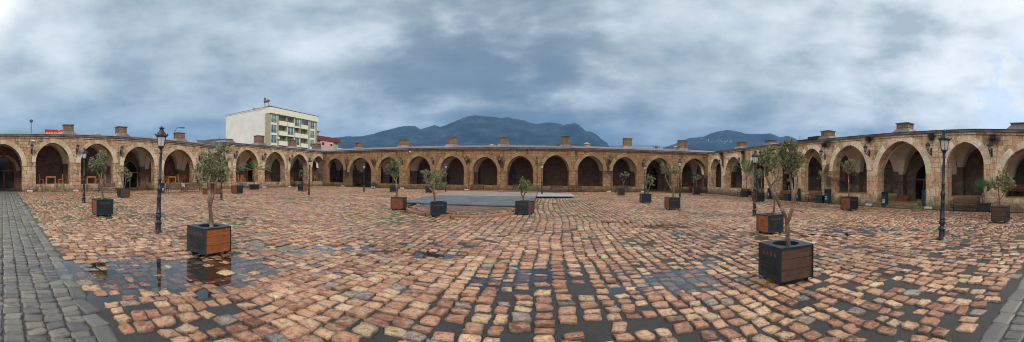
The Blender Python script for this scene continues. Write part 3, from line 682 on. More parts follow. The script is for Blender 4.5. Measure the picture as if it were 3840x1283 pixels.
M['vou_l'] = vmat('left_voussoir', [(.48, .35, .23), (.58, .45, .31), (.66, .54, .39), (.42, .28, .18)]); M['vou_b'] = vmat('back_voussoir', [(.26, .15, .075), (.32, .20, .105), (.37, .24, .13)]); M['vou_r'] = vmat('right_voussoir', [(.72, .58, .42), (.84, .74, .58), (.60, .47, .33), (.78, .58, .41), (.52, .32, .20), (.66, .56, .44)], .6)

WL = Wing('arcade_building', (-33.7, 0, 0), PI / 2, 'left arcaded stone wing with wooden tables and chairs in its bays', [(-9, 5.72), (5, 5.76), (14, 5.72), (20, 5.5), (24.9, 5.2), (24.905, 5.78), (44.7, 5.72)], -8, 44.7)
WB = Wing('arcade_building', (0, 44.7, 0), 0.0, 'back arcaded stone wing with grey sheet roof below the mountains', [(-33.7, 5.72), (-18, 5.74), (5, 5.70), (22.4, 5.66)], -33.7, 22.4)
WR = Wing('arcade_building', (22.4, 0, 0), -PI / 2, 'right arcaded wing of pale stone nearest the viewer', [(-44.7, 5.66), (-14, 5.52), (-8, 5.42), (-4, 5.22), (6, 5.12), (9, 5.1)], -44.7, 8)
WL.mit0, WL.mit1, WB.mit0, WB.mit1, WR.mit0, WR.mit1 = False, True, True, True, True, False
def arches_px(W, rows, sill):
    out = []
    for xl, xr, xc, yc, ent in rows:
        l, _ = W.px(xl, 600); r, _ = W.px(xr, 600); c, zc = W.px(xc, yc); out.append((l, r, zc, .14 if ent else sill, ent))
    return out
aL = arches_px(WL, [(134, 261, 201, 535, 0), (303, 425, 366, 537.5, 0), (464, 579.6, 524, 549, 1), (614.5, 726, 681, 560, 0), (762, 858, 811, 571, 0), (885, 968, 928, 561, 0), (993, 1069, 1031, 569, 0), (1088, 1155, 1122, 578, 1), (1171, 1217, 1193, 585, 0)], .86)
aL = [(-6.6, -2.9, 4.75, .86, 0), (-1.75, 1.95, 4.80, .14, 1)] + aL
aB = arches_px(WB, [(1226, 1288, 1261, 593.5, 0), (1311, 1392, 1357, 590.5, 1), (1418, 1497.6, 1457, 588.7, 0), (1528, 1615, 1570, 585, 0), (1649, 1740, 1696, 585, 0), (1771.5, 1865.6, 1819, 588, 0), (1901, 1999, 1946, 584, 0), (2036, 2134, 2083, 581, 0), (2167, 2263, 2217, 583.5, 0), (2298, 2388, 2347, 588, 0), (2424, 2519, 2474, 592, 1), (2558, 2651, 2604, 594, 0)], .72)
aR = arches_px(WR, [(2665, 2705, 2685, 594, 0), (2720, 2783, 2751, 587, 0), (2812, 2866, 2840, 584, 1), (2910, 2978, 2946, 573, 0), (3006, 3083.6, 3040, 557, 0), (3123, 3251, 3185, 544, 0), (3290.6, 3472, 3380, 528, 1), (3550, 3689, 3616, 532, 0)], .70)
c8l = WR.px(3759, 600)[0]; aR += [(c8l, c8l + 3.3, 4.05, .70, 0), (c8l + 4.7, c8l + 8.0, 4.0, .70, 0)]
WL.chm = WB.chm = WR.chm = None
WL.wm = brick_mat('left_wall_stone', LC, (.17, .115, .072), .60, .37, moss=.9, dirt=.75, pale=(.50, .39, .26))
WB.wm = brick_mat('back_wall_stone', BC, (.085, .048, .025), .62, .38, stains=bstain(WB, [(1300, 640, 1.0, 2.3), (1399, 612, .9, .9), (1752, 603, .8, .6), (1876, 618, 1.0, 1.3), (2287, 628, 1.1, 1.8), (2654, 690, .5, 1.7), (1650, 700, .7, .7), (1403, 700, 1.0, .8)]), moss=.95, dirt=.8)
WR.wm = brick_mat('right_wall_stone', RC, (.30, .20, .135), .70, .44, moss=.75, dirt=.5, stains=bstain(WR, [(3105, 540, .7, .7), (3265, 520, .6, .6), (3725, 528, .9, .6), (3107, 680, .8, 1.3), (3496, 515, .5, .5), (2708, 600, .7, 2.0), (2790, 590, .6, 1.6)]), pale=(.74, .58, .42))
M['chimney_l'] = brick_mat('chimney_stone', [(.23, .145, .095), (.30, .20, .13), (.20, .13, .09)], (.12, .08, .055), .5, .26, dirt=.7); WL.chm = WB.chm = WR.chm = M['chimney_l']
def sc(W, x): return W.px(x, 640, GD1)[0]
build_wing(WL, aL, WL.wm, M['vou_l'], M['dark_stone'], -8, 44.7, doors=[(sc(WL, 486), .14, 1.9, 3.3, 'plain'), (aL[7 + 1][0] * .5 + aL[8][1] * .5 - .3, .86, 1.9, 3.1, 'plain'), (.2, .14, 2.3, 3.6, 'red')])  # red door: near-black panel standing in for the shade of the entrance passage
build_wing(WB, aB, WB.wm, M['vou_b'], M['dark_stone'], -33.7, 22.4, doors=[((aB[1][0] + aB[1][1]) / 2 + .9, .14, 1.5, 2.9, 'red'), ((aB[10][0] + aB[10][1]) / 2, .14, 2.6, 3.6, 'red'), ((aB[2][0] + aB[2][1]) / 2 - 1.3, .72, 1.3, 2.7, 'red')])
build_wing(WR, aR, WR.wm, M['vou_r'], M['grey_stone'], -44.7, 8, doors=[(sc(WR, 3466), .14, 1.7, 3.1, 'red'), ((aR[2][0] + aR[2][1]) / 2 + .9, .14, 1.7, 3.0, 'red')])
for a in ((235, 276, 468, 0), (432, 476, 475, 0), (651, 693, 497, 0), (831, 872, 520, 0), (952, 991, 507, 0), (1080, 1112, 523, 0), (1169, 1203, 537, 0)): chimney(WL, *a)
for a in ((1331, 1357, 536, 0), (1496, 1533, 525, 0), (1676, 1715, 516, 0), (1872, 1909, 516, 0), (2105, 2137, 511, 0), (2335, 2370, 519, 0), (2540, 2578, 526, 0)): chimney(WB, *a)
for a in ((2762, 2804, 537, 0), (2870, 2913, 529, 0), (3080, 3131, 495, 0), (3363, 3426, 466, 0), (3792, 3850, 464, 0)): chimney(WR, *a)
vent(WL, 362, 497); vent(WL, 716, 526); vent(WB, 1845, 540); vent(WB, 2201, 534); vent(WB, 2536, 546)
m = MB(); sA, zA = WR.px(2999, 527, 3.6); sB, zB = WR.px(3078, 516, 3.6); z0 = WR.ez(sA) + .3
m.box(sA, 3.2, zA - .1, sB, 5.2, zA); m.box(sA + .1, 3.3, z0, sA + .18, 3.38, zA); m.box(sB - .2, 3.3, z0, sB - .12, 3.38, zA); m.box((sA + sB) / 2, 3.25, zA, sB, 5.1, zA + .22); m.build('roof_deck_frame', M['iron'], WR.root)
# drain spouts of the right wing, signs and small fittings that are built into the walls
for x, y in ((2708, 579), (2788, 572), (3094, 545), (3260, 522), (3496, 513), (3725, 516)):
    s, z = WR.px(x, y); m = MB(); m.hexa([(s - .13, -.32, z - .15), (s + .13, -.32, z - .15), (s + .15, .05, z - .17), (s - .15, .05, z - .17), (s - .15, -.34, z + .16), (s + .15, -.34, z + .16), (s + .18, .05, z + .2), (s - .18, .05, z + .2)][0:8])
    m.box(s - .17, -.36, z + .16, s + .17, -.02, z + .19); m.build('drain_spout', M['iron'], WR.root)
# entrance passage behind the first left arch
m = MB(); voussoirs(m, -1.15, 1.55, 2.2, 3.55, 13, .4, GD1 - .05, GD1 + .05); m.build('passage_arch', M['vou_l'], WL.root)

# ------------------------------------------------------------------ mountains
def mountain(name, sky_, D, seed, label):
    xs = np.arange(sky_[0][0] - 4, sky_[-1][0] + 4, 3.0); ys = np.interp(xs, [a[0] for a in sky_], [a[1] for a in sky_])
    ys = ys + (fbm(xs * .03, xs * 0, seed, 4) - .5) * 5 + (fbm(xs * .16, xs * 0, seed + 5, 3) - .5) * 2.0
    nr = 44; D3 = np.array([ray(x, y) for x, y in zip(xs, ys)]); hh = np.hypot(D3[:, 0], D3[:, 1]); U = D3[:, :2] / hh[:, None]
    H = np.maximum(D * D3[:, 2] / hh + EYE, 2)[None]; t = (np.arange(nr) / (nr - 1) * 1.3)[:, None]; r = D * (.66 + .34 * t)
    X = U[None, :, 0] * r; Y = U[None, :, 1] * r; spur = fbm(X * .0042, Y * .0042, seed + 9, 5) - .5
    f = np.where(t <= 1, t ** 1.25, 1 - (t - 1) * 1.6)
    Z = H * np.maximum(f * (1 + spur * 1.5 * np.maximum(0, 1 - t) * np.minimum(1, t * 4)), 0) - .5
    V = np.stack([X, Y, Z], -1)
    nx = len(xs); i = (np.arange(nr - 1)[:, None] * nx + np.arange(nx - 1)[None]).ravel()
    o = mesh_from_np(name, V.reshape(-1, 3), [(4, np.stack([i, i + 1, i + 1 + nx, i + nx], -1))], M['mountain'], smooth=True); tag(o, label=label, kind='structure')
    return xs, ys
MS1 = [(1150, 556), (1200, 530), (1246, 515), (1310, 511), (1360, 511), (1400, 502), (1440, 490), (1490, 477), (1529, 471), (1555, 471), (1577, 484), (1605, 476), (1630, 469), (1650, 474), (1675, 467), (1700, 458), (1733, 444), (1752, 437), (1781, 431), (1797, 433), (1830, 435), (1863, 438), (1885, 443), (1900, 438), (1925, 444), (1950, 448), (1968, 452), (1985, 460), (2013, 465), (2040, 461), (2065, 457), (2090, 462), (2113, 469), (2130, 463), (2154, 460), (2173, 470), (2199, 494), (2217, 493), (2235, 504), (2254, 520), (2277, 535), (2284, 550), (2296, 575), (2310, 600)]
MS2 = [(2420, 600), (2460, 565), (2493, 551), (2541, 535), (2586, 517), (2610, 516), (2638, 514), (2660, 503), (2690, 492), (2719, 487), (2740, 489), (2757, 492), (2794, 500), (2846, 502), (2868, 501), (2887, 500), (2905, 506), (2925, 514), (2940, 511), (2954, 509), (2975, 517), (2991, 525), (3040, 545), (3100, 570), (3160, 610)]
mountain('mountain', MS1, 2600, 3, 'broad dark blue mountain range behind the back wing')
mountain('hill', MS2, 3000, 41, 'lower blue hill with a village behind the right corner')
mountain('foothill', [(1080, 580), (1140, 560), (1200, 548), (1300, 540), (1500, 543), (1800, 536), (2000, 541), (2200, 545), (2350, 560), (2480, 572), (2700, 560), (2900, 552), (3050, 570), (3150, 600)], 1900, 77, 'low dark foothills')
from mathutils.bvhtree import BVHTree
HB = [BVHTree.FromPolygons([v.co for v in o.data.vertices], [tuple(p.vertices) for p in o.data.polygons]) for o in COL.objects if o.name in ('hill', 'foothill')]
m = MB()
for k in range(60):
    x = random.gauss(2700, 42) + 10; y = 527 + (x - 2690) * .12 + random.gauss(0, 6)
    if random.random() < .3: x = random.uniform(2630, 2665); y = random.uniform(520, 528)
    hits = [h[0] for h in (b_.ray_cast(EV, ray(x, y)) for b_ in HB) if h[0] is not None]
    if not hits: continue
    p = min(hits, key=lambda q: q.length); s_ = random.uniform(1.6, 3.4); m.box(p.x - s_, p.y - s_, p.z - 4, p.x + s_, p.y + s_, p.z + s_ * .9)
tag(m.build('village', M['rubble_grey'], None, uv=False), kind='stuff', label='scattered white village houses on the hill')

# ------------------------------------------------------------------ flats beyond the left wing
def building_apartment():
    X1, X0, Y0, Y1, ZT = -73.0, -92.3, 70.8, 93.5, 0
    c0 = on_plane(1010, 401, (X1, 0, 0), (1, 0, 0)); Y0 = c0.y; ZT = c0.z; Y1 = on_plane(1188, 439, (X1, 0, 0), (1, 0, 0)).y
    lf = on_plane(847, 430, (0, Y0, 0), (0, 1, 0)); X0 = lf.x
    R = thing('apartment_building', 'cream and olive block of flats with a blank grey side wall and rooftop water heaters', 'building', (X1, Y0, 0), 0)
    L = Y1 - Y0; W_ = X1 - X0
    m = MB(); m.box(-W_, 0, -.5, -1.5, L, ZT - .15); m.build('side_wall', M['concrete'], R)
    m = MB(); m.box(-1.5, .004, -.5, -1.25, L - .004, ZT - .9); m.build('facade_wall', M['olive_paint'], R)
    m = MB(); m.box(-1.5, -.05, ZT - 1.75, .45, L + .3, ZT); m.box(-W_ - .1, -.1, ZT - .15, -1.5, L + .2, ZT + .12); m.build('roof_parapet', M['cream'], R)
    m = MB(); m.box(-W_ - .15, -.15, ZT + .12, .5, L + .35, ZT + .2); m.build('parapet_cap', M['lead'], R)
    def hit(u, v):                     # pixel of the zoomed crop onto the facade plane
        p = on_plane(820 + u * .2555, 360 + v * .2555, (X1, 0, 0), (1, 0, 0)); return p.y - Y0, p.z
    FH = 3.02; ztop = ZT - 1.75
    def cols(u0, u1): return hit(u0, 400)[0], hit(u1, 400)[0]
    piers = MB()
    for u0, u1 in ((730, 758), (862, 880), (996, 1008), (1102, 1112), (1192, 1203), (1302, 1336), (1412, 1440)):
        a, b = cols(u0, u1); piers.box(-1.3, a, -.5, 0.02, b, ZT - 1.75)
    piers.build('pier', M['olive_paint'], R)
    layout = ['W B w F G W', 'W B F B B W', 'W B w F B W', 'W B F B B W', 'W B w F B W']
    CU = [(764, 858), (880, 996), (1008, 1102), (1112, 1192), (1203, 1302), (1338, 1410)]
    for fl, row in enumerate(layout):
        zt = ztop - fl * FH - .25; zb = zt - 2.35
        for k, t in enumerate(row.split()):
            a, b = cols(*CU[k]); 
            if t in 'WF':
                fr = MB(); o = .28 if t == 'W' else .2; fr.box(-.5, a, zb - .5, .04, b, zb); fr.box(-.5, a, zb, .06, a + .22, zt); fr.box(-.5, b - .22, zb, .06, b, zt); fr.box(-.5, a, zt, .06, b, zt + .2); fr.box(-.08, (a + b) / 2 - .05, zb, 0, (a + b) / 2 + .05, zt)
                w_ = fr.build('window', M['cream'], R); g = MB(); g.box(-.3, a + .2, zb, -.12, b - .2, zt); g.build('pane', M['glass'], w_)
                r_ = MB(); r_.box(.05, a + .1, zb + .9, .08, b - .1, zb + .94)
                for q in range(9): y = a + .15 + (b - a - .3) * q / 8; r_.box(.055, y, zb, .075, y + .03, zb + .9)
                r_.build('railing', M['iron'], w_)
            else:
                bb = MB(); bb.box(-1.2, a, zb - .55, .35, b, zb - .35); bb.box(.2, a, zb - .35, .35, b, zb + .75); bb.box(-1.2, a, zb - .35, .2, a + .12, zb + .75); bb.box(-1.2, b - .12, zb - .35, .2, b, zb + .75)
                B_ = bb.build('balcony', M['cream'], R)
                g = MB(); g.box(-1.25, a + .25, zb - .3, -1.18, a + (b - a) * .55, zb + 1.9); g.build('balcony_door', M['glass'], B_)
                if t == 'G':
                    g = MB(); g.box(.22, a + .05, zb + .76, .28, b - .05, zt + .1); g.build('balcony_glazing', M['door_glass'], B_)
                    g = MB()
                    for q in range(7): y = a + .03 + (b - a - .1) * q / 6; g.box(.2, y, zb + .75, .32, y + .06, zt + .15)
                    g.build('glazing_bar', M['white'], B_)
    a, b = cols(846, 884); m = MB()
    zt = hit(870, 600)[1]; m.box(.02, a + .3, zt - .7, .42, b - .1, zt); m.build('air_conditioner', M['white'], R)
    # water heater and roof stair
    m = MB(); s_ = -W_ * .45; m.box(s_ - 1, 2, ZT, -2.5, 9, ZT + .9); m.build('roof_shed', M['pink'], R)
    m = MB(); x, y = -3.6, 2.4
    m.tube([(x - 1, y, ZT + 2.6), (x + .9, y, ZT + 2.6)], .42, 10); m.tube([(x - 1.4, y + 1, ZT + .55), (x + .8, y + 1, ZT + .55)], .36, 10); m.tube([(x - 6, y, ZT + 1.1), (x - 4, y, ZT + .6)], .25, 8)
    for dx in (-.9, .8): m.beam((x + dx, y - .3, ZT), (x + dx, y, ZT + 2.3), .06, .06); m.beam((x + dx, y + .6, ZT), (x + dx, y, ZT + 2.3), .06, .06)
    m.tube([(x - .8, y, ZT + 3), (x - .8, y, ZT + 3.7)], .38, 10); m.beam((x + .5, y, ZT + 1.2), (x + 3, y, ZT + .6), .9, .06); m.build('water_heater', M['lead'], R)
building_apartment()
def building_pink():
    R = thing('pink_house', 'low pink house with maroon roof band beside the block of flats', 'building', (-60, 115, 0), 0); 
    PX = -78.0
    def hit(x, y): p = on_plane(x, y, (PX, 0, 0), (1, 0, 0)); return p.y - 115, p.z
    x = PX + 60
    a, zt = hit(1176, 508); b, _ = hit(1278, 525); zt = hit(1200, 509)[1]; p0, zb = hit(1205, 525)
    m = MB(); m.box(x - 9, a, -.5, x - .9, b - .6, zt - .2); m.build('wall', M['olive_paint'], R)
    m = MB(); m.box(x - 9.1, a - .3, zb, x + .02, b, zt); m.build('roof', M['maroon'], R)
    c, _ = hit(1253, 530); m = MB(); m.box(x - 3, p0, -.5, x - .3, c, zb); m.build('pink_wall', M['pink'], R)
    for u0, u1, v0, v1 in ((1209, 1219, 531, 547), (1240, 1249, 537, 550)):
        l, z1 = hit(u0, v0); r, z0 = hit(u1, v1); m = MB(); m.box(x - .33, l, z0, x - .25, r, z1); w_ = m.build('window', M['white'], R)
        m = MB(); m.box(x - .3, l + .15, z0 + .15, x - .22, r - .15, z1 - .15); m.build('pane', M['dark'], w_)
    m = MB(); m.box(x - 8, a + 1, zt, x - 3, a + 7, zt + 2.0); m.box(x - 8.4, a + .6, zt + 2.0, x - 2.5, a + 7.6, zt + 2.3); m.build('roof_room', M['olive_paint'], R)
    l, z1 = hit(1264, 555); m = MB(); 
    for k in range(2): m.box(x - .2, l + k * 1.7, z1 - 1.3, x + .4, l + k * 1.7 + 1.4, z1); 
    m.build('air_conditioner', M['white'], R)
building_pink()
# white rooftop cabin behind the left wing
p = at_r(818, 540, 62); o = thing('roof_cabin', 'small white boxy cabin showing above the eave behind the planted olive', 'cabin', (p.x, p.y, 0), .3)
m = MB(); m.box(-1.4, -1.4, -.5, 1.4, 1.4, at_r(818, 528, 62).z); m.build('wall', M['white'], o); m = MB(); m.box(-1.6, -1.6, at_r(818, 528, 62).z, 1.6, 1.6, at_r(818, 528, 62).z + .15); m.build('roof', M['lead'], o)

def text_mesh(name, body, size, mat, parent, mtx, ext=.004, align='CENTER', sx=1.0):
    c = bpy.data.curves.new(name, 'FONT'); c.body = body; c.size = size; c.extrude = ext; c.align_x = align; c.align_y = 'CENTER'; c.offset = size * .012; c.resolution_u = 3
    o = bpy.data.objects.new(name, c); COL.objects.link(o); dg = bpy.context.evaluated_depsgraph_get(); me = bpy.data.meshes.new_from_object(o.evaluated_get(dg))
    bpy.data.objects.remove(o); me.materials.clear(); me.materials.append(mat); r = bpy.data.objects.new(name, me); COL.objects.link(r); r.parent = parent; r.matrix_local = mtx @ Matrix.Diagonal((sx, 1, 1, 1)); return r
def sign_red():
    PX = -58.0; P = (PX, 0, 0)
    a = on_plane(168, 485, P, (1, 0, 0)); b = on_plane(277, 487, P, (1, 0, 0)); h = 3.4; L = b.y - a.y
    R = thing('red_sign', 'crimson rooftop sign with yellow capital letters behind the left chimney', 'sign', (PX, a.y, 0)); zt = a.z
    m = MB(); m.box(-.25, 0, zt - h, 0, L, zt); m.build('board', M['sign_red'], R)
    m = MB(); m.box(-.2, .5, -.5, -.1, .8, zt - h); m.box(-.2, L - .8, -.5, -.1, L - .5, zt - h); m.build('post', M['iron'], R)
    RX = Matrix.Rotation(PI / 2, 4, 'Z') @ Matrix.Rotation(PI / 2, 4, 'X')
    px = PX
    t = on_plane(224, 490.0, P, (1, 0, 0)); text_mesh('lettering', 'T.C.', .42, M['sign_yellow'], R, Matrix.Translation((.02, t.y - a.y, t.z)) @ RX, .01, sx=1.1)
    t = on_plane(224, 500.3, P, (1, 0, 0)); o = text_mesh('lettering', 'PAYAS KAYMAKAMLIĞI', 1.1, M['sign_yellow'], R, Matrix.Translation((.02, t.y - a.y, t.z)) @ RX, .01)
    wd = max(v.co.x for v in o.data.vertices) - min(v.co.x for v in o.data.vertices); o.matrix_local = Matrix.Translation((.02, L / 2, t.z)) @ RX @ Matrix.Diagonal((L * .93 / wd, L * .93 / wd * 1.05, 1, 1))
sign_red()
def thin_lamp(x, yt, r, label, arm=0, kind='lamp'):
    p = at_r(x, yt, r); o = thing('street_lamp' if kind == 'lamp' else 'antenna_mast', label, 'street lamp' if kind == 'lamp' else 'antenna', (p.x, p.y, 0), math.atan2(-p.x, p.y) if False else 0)
    m = MB(); m.tube([(0, 0, -.5), (0, 0, p.z - .2)] + ([(arm * .4, 0, p.z + .4), (arm * 1.2, 0, p.z + .5)] if arm else []), .07 if kind == 'lamp' else .05, 6); m.build('pole', M['lead'], o)
    if kind == 'lamp':
        m = MB()
        if arm: m.box(arm * 1.0, -.15, p.z + .42, arm * 1.9, .15, p.z + .62)
        else: m.lathe([(.05, p.z - .25), (.30, p.z - .05), (.34, p.z + .2), (.15, p.z + .35)], 8)
        m.build('lamp_head', M['lead'], o)
    return o
thin_lamp(117, 455, 62, 'slim street lamp with globe head beyond the left wing, left of the red sign')
o = thin_lamp(655, 488, 60, 'slim street lamp with slanting arm beyond the left wing chimney', arm=1); o.rotation_euler.z = PI / 2
thin_lamp(3000, 504, 50, 'thin bare mast rising behind the right wing roof', 0, 'mast')
# utility pole with wires
p = at_r(2461, 547, 90); o = thing('utility_pole', 'utility pole top with insulators and wires behind the back wing', 'utility pole', (p.x, p.y, 0)); m = MB(); m.tube([(0, 0, -.5), (0, 0, p.z)], .3, 8); m.box(-.9, -.1, p.z - .5, .9, .1, p.z - .3)
for k in (-.8, -.3, .3, .8): m.tube([(k, 0, p.z - .3), (k, 0, p.z + .1)], .09, 6)
m.build('pole', M['lead'], o); m = MB()
for dz, dy in ((0, 0), (-.25, .3)): m.tube([(-.8, dy, p.z + dz), (-12, dy, p.z - .5 + dz), (-26, dy, p.z - .2 + dz)], .045, 4); m.tube([(.8, dy, p.z + dz), (30, dy, p.z - .6 + dz), (70, dy, p.z - .1 + dz)], .03, 4)
m.build('wire', M['iron'], o)

# ------------------------------------------------------------------ stage platform, mound
def stage():
    TZ = .30
    def top(x, y): return ground(x, y, TZ)
    A, B_, C, D = top(1517, 757), top(1692, 715.5), top(2015, 719.5), top(1997, 772)
    E, G_ = A + (B_ - A) * .47, D + (C - D) * .62
    E = top(1621, 731); G_ = top(2009, 736.5)
    R = thing('stage_platform', 'low flat stage deck of grey and beige sheets in the middle of the courtyard', 'stage', (A.x, A.y, 0)); o0 = Vector((A.x, A.y, 0))
    def slab(P, z0, z1, m): n = len(P); i = len(m.v); m.v += [(p.x - o0.x, p.y - o0.y, z0) for p in P] + [(p.x - o0.x, p.y - o0.y, z1) for p in P]; m.f += [tuple(range(i, i + n))[::-1], tuple(range(i + n, i + 2 * n))] + [(i + k, i + (k + 1) % n, i + n + (k + 1) % n, i + n + k) for k in range(n)]
    m = MB(); slab([A, D, G_, E], TZ - .05, TZ, m); m.build('grey_deck', M['stage_grey'], R)
    m = MB(); slab([E, G_, C, B_], TZ - .052, TZ - .002, m); m.build('beige_deck', M['stage_beige'], R)
    m = MB()
    for a, b in ((A, D), (E, G_), (B_, C), (A, B_), (D, C)): m.beam((a.x - o0.x, a.y - o0.y, TZ - .09), (b.x - o0.x, b.y - o0.y, TZ - .09), .08, .07)
    m.build('deck_frame', M['iron'], R)
    for k in range(7):
        for a, b in ((A, D), (B_, C)):
            p = a + (b - a) * ((k + .5) / 7); m = MB(); m.box(p.x - o0.x - .05, p.y - o0.y - .05 + .1, -.05, p.x - o0.x + .05, p.y - o0.y + .15, TZ - .12); m.build('leg', M['iron'], R)
    n1 = Vector((0, 1, 0)) * .4
    m = MB(); pts = [top(1668, 715.3), top(1850, 716.5), top(1880, 721), top(1915, 719), top(2012, 722.5), top(2016, 717.5), top(1850, 712.5), top(1690, 713.6)]
    slab(pts, TZ + .003, TZ + .012, m); c = m.build('rust_cloth', M['rust'], None, uv=False); c.location = o0; tag(c, 'strip of rust red cloth along the far edge of the stage deck', 'cloth')
    m = MB(); n = 40; P = []
    Q = [top(2016, 718.5), top(2140, 722), top(2156, 729.5), top(2150, 731), top(2010, 731)]
    slab(Q, .16, .19, m); c = m.build('pale_sheet', M['tarp'], None, uv=False); c.location = o0; tag(c, 'pale blue sheet lying flat beside the right corner of the stage deck', 'sheet')
    # mound of old masonry with a stone kerb
    E0 = [ground(x, y) for x, y in ((1513, 786), (1530, 795), (1568, 806), (1625, 814), (1690, 818), (1760, 819.5), (1807, 818.5), (1865, 814), (1926, 807), (1975, 790))]
    cx = sum(p.x for p in E0) / len(E0); cy_ = max(p.y for p in E0) + 1.0; Cn = Vector((cx, cy_, 0))
    ring = E0 + [Vector((2 * cx - p.x, 2 * cy_ - p.y, 0)) for p in E0]
    K = thing('stone_mound', 'low mound of rubble inside an eight sided kerb of reddish stones below the stage', 'ruin', (Cn.x, Cn.y, 0))
    m = MB()
    for a, b in zip(ring, ring[1:] + ring[:1]):
        L = (b - a).length; n = max(1, round(L / .62))
        for k in range(n):
            p = a + (b - a) * (k / n); q = a + (b - a) * ((k + 1) / n - .03 / L); d = (q - p).normalized(); nn = (Cn - (p + q) / 2); nn = (nn - d * nn.dot(d)).normalized() * random.uniform(.24, .30); h = random.uniform(.11, .15)
            P = [p, q, q + nn, p + nn]; P = P if nn.cross(d).z < 0 else P[::-1]
            m.hexa([(v.x - Cn.x, v.y - Cn.y, -.05) for v in P] + [(v.x - Cn.x + random.uniform(-.01, .01), v.y - Cn.y + random.uniform(-.01, .01), h + random.uniform(-.01, .01)) for v in P])
    o = m.build('kerb', M['curb'], K, uv=False); bv = o.modifiers.new('b', 'BEVEL'); bv.width = .025; bv.segments = 2
    # rubble surface
    n = 70; R_ = max((p - Cn).length for p in ring); xs = np.linspace(-1, 1, n); X, Y = np.meshgrid(xs, xs); rr = np.hypot(X, Y)
    ang = np.array([math.atan2(p.y - Cn.y, p.x - Cn.x) for p in ring]); rad = np.array([math.hypot(p.x - Cn.x, p.y - Cn.y) for p in ring]); od = np.argsort(ang); ang = ang[od]; rad = rad[od]
    aa = np.linspace(-PI, PI, 97)[:-1]; rd = np.interp(aa, ang, rad, period=2 * PI) - .15
    NR = 40; V = []
    for j in range(NR + 1):
        f = j / NR; x = np.cos(aa) * rd * f; y = np.sin(aa) * rd * f
        hgt = .05 + .20 * np.clip((1 - f) * 4, 0, 1) * (.4 + .9 * fbm((x + 40) * .9, (y + 40) * .9, 4, 4)) + (fbm((x + 9) * 5, (y + 9) * 5, 8, 3) - .5) * .10 * (f < .97)
        V.append(np.stack([x, y, np.minimum(hgt, .215)], -1))
    V = np.array(V).reshape(-1, 3); N_ = 96; i = (np.arange(NR)[:, None] * N_ + np.arange(N_)[None]).ravel(); j = (np.arange(NR)[:, None] * N_ + (np.arange(N_)[None] + 1) % N_).ravel()
    mesh_from_np('rubble', V, [(4, np.stack([i, i + N_, j + N_, j], -1))], M['rubble'], K)
    C_ = []; 
    for k in range(900):
        f = random.uniform(.25, .93) ** .6; a = random.uniform(PI * 1.0, PI * 2.0); rd_ = float(np.interp(a - 2 * PI, aa, rd, period=2 * PI)); C_.append((math.cos(a) * rd_ * f, math.sin(a) * rd_ * f))
    C_ = np.array(C_); s_ = .03 + .10 * RNG.uniform(0, 1, len(C_)) ** 3; o = ring_stones('rubble_stones', C_, s_, s_ * RNG.uniform(.6, 1, len(C_)), s_ * .55, .05 + .13 * fbm((C_[:, 0] + 40) * .9, (C_[:, 1] + 40) * .9, 4, 4), M['cobble'], 8, True); o.parent = K
stage()

# ------------------------------------------------------------------ lamps
def lamp_proto():
    R = bpy.data.objects.new('street_lamp', None); COL.objects.link(R)
    u = .0047
    m = MB(); P = [(37, 0), (37, 5), (30, 12), (24, 16), (21, 22), (21, 62), (26, 66), (27, 74), (22, 80), (16, 90), (16, 100), (21, 108), (22, 118), (18, 128), (17, 136), (20, 140), (20, 146), (17, 150), (15, 200), (14, 238), (16, 244), (17, 254), (14, 260), (14, 290), (17, 296), (18, 310), (15, 322), (11, 330), (11, 372), (13, 376), (13, 384), (10, 388), (10, 500), (9, 560), (13, 564), (13, 570), (10, 576), (10, 590), (16, 604), (22, 612)]
    m.lathe([(r * u, z * u) for r, z in P], 12); m.build('pole', M['iron'], R, smooth=True)
    m = MB(); m.lathe([(22.5 * u, 612 * u), (33 * u, 680 * u)], 6, cap=False); m.build('lamp_glass', M['milky'], R)
    m = MB()
    for k in range(6):
        t = 2 * PI * (k + .5) / 6; c, s = math.cos(t), math.sin(t); m.beam((c * 23 * u, s * 23 * u, 611 * u), (c * 34 * u, s * 34 * u, 681 * u), 3.2 * u, 3.2 * u)
    m.lathe([(25 * u, 608 * u), (25 * u, 616 * u)], 6); m.lathe([(36 * u, 678 * u), (47 * u, 684 * u), (47 * u, 691 * u), (40 * u, 695 * u), (32 * u, 708 * u), (22 * u, 716 * u), (20 * u, 722 * u), (15 * u, 728 * u), (15 * u, 736 * u), (20 * u, 741 * u), (13 * u, 743 * u), (6 * u, 750 * u), (2 * u, 758 * u)], 6)
    for k in range(6):
        t = 2 * PI * (k + .5) / 6; c, s = math.cos(t), math.sin(t); m.tube([(c * 44 * u, s * 44 * u, 688 * u), (c * 52 * u, s * 52 * u, 694 * u), (c * 51 * u, s * 51 * u, 704 * u)], [3 * u, 3.5 * u, 1.2 * u], 5)
        t2 = t + PI / 6; c, s = math.cos(t2), math.sin(t2); m.tube([(c * 40 * u, s * 40 * u, 688 * u), (c * 41 * u, s * 41 * u, 702 * u)], [4 * u, 1 * u], 5); m.tube([(c * 17 * u, s * 17 * u, 738 * u), (c * 20 * u, s * 20 * u, 750 * u)], [2.5 * u, .8 * u], 5)
    m.build('lamp_hood', M['patina'], R); return R
LP = lamp_proto(); first = True
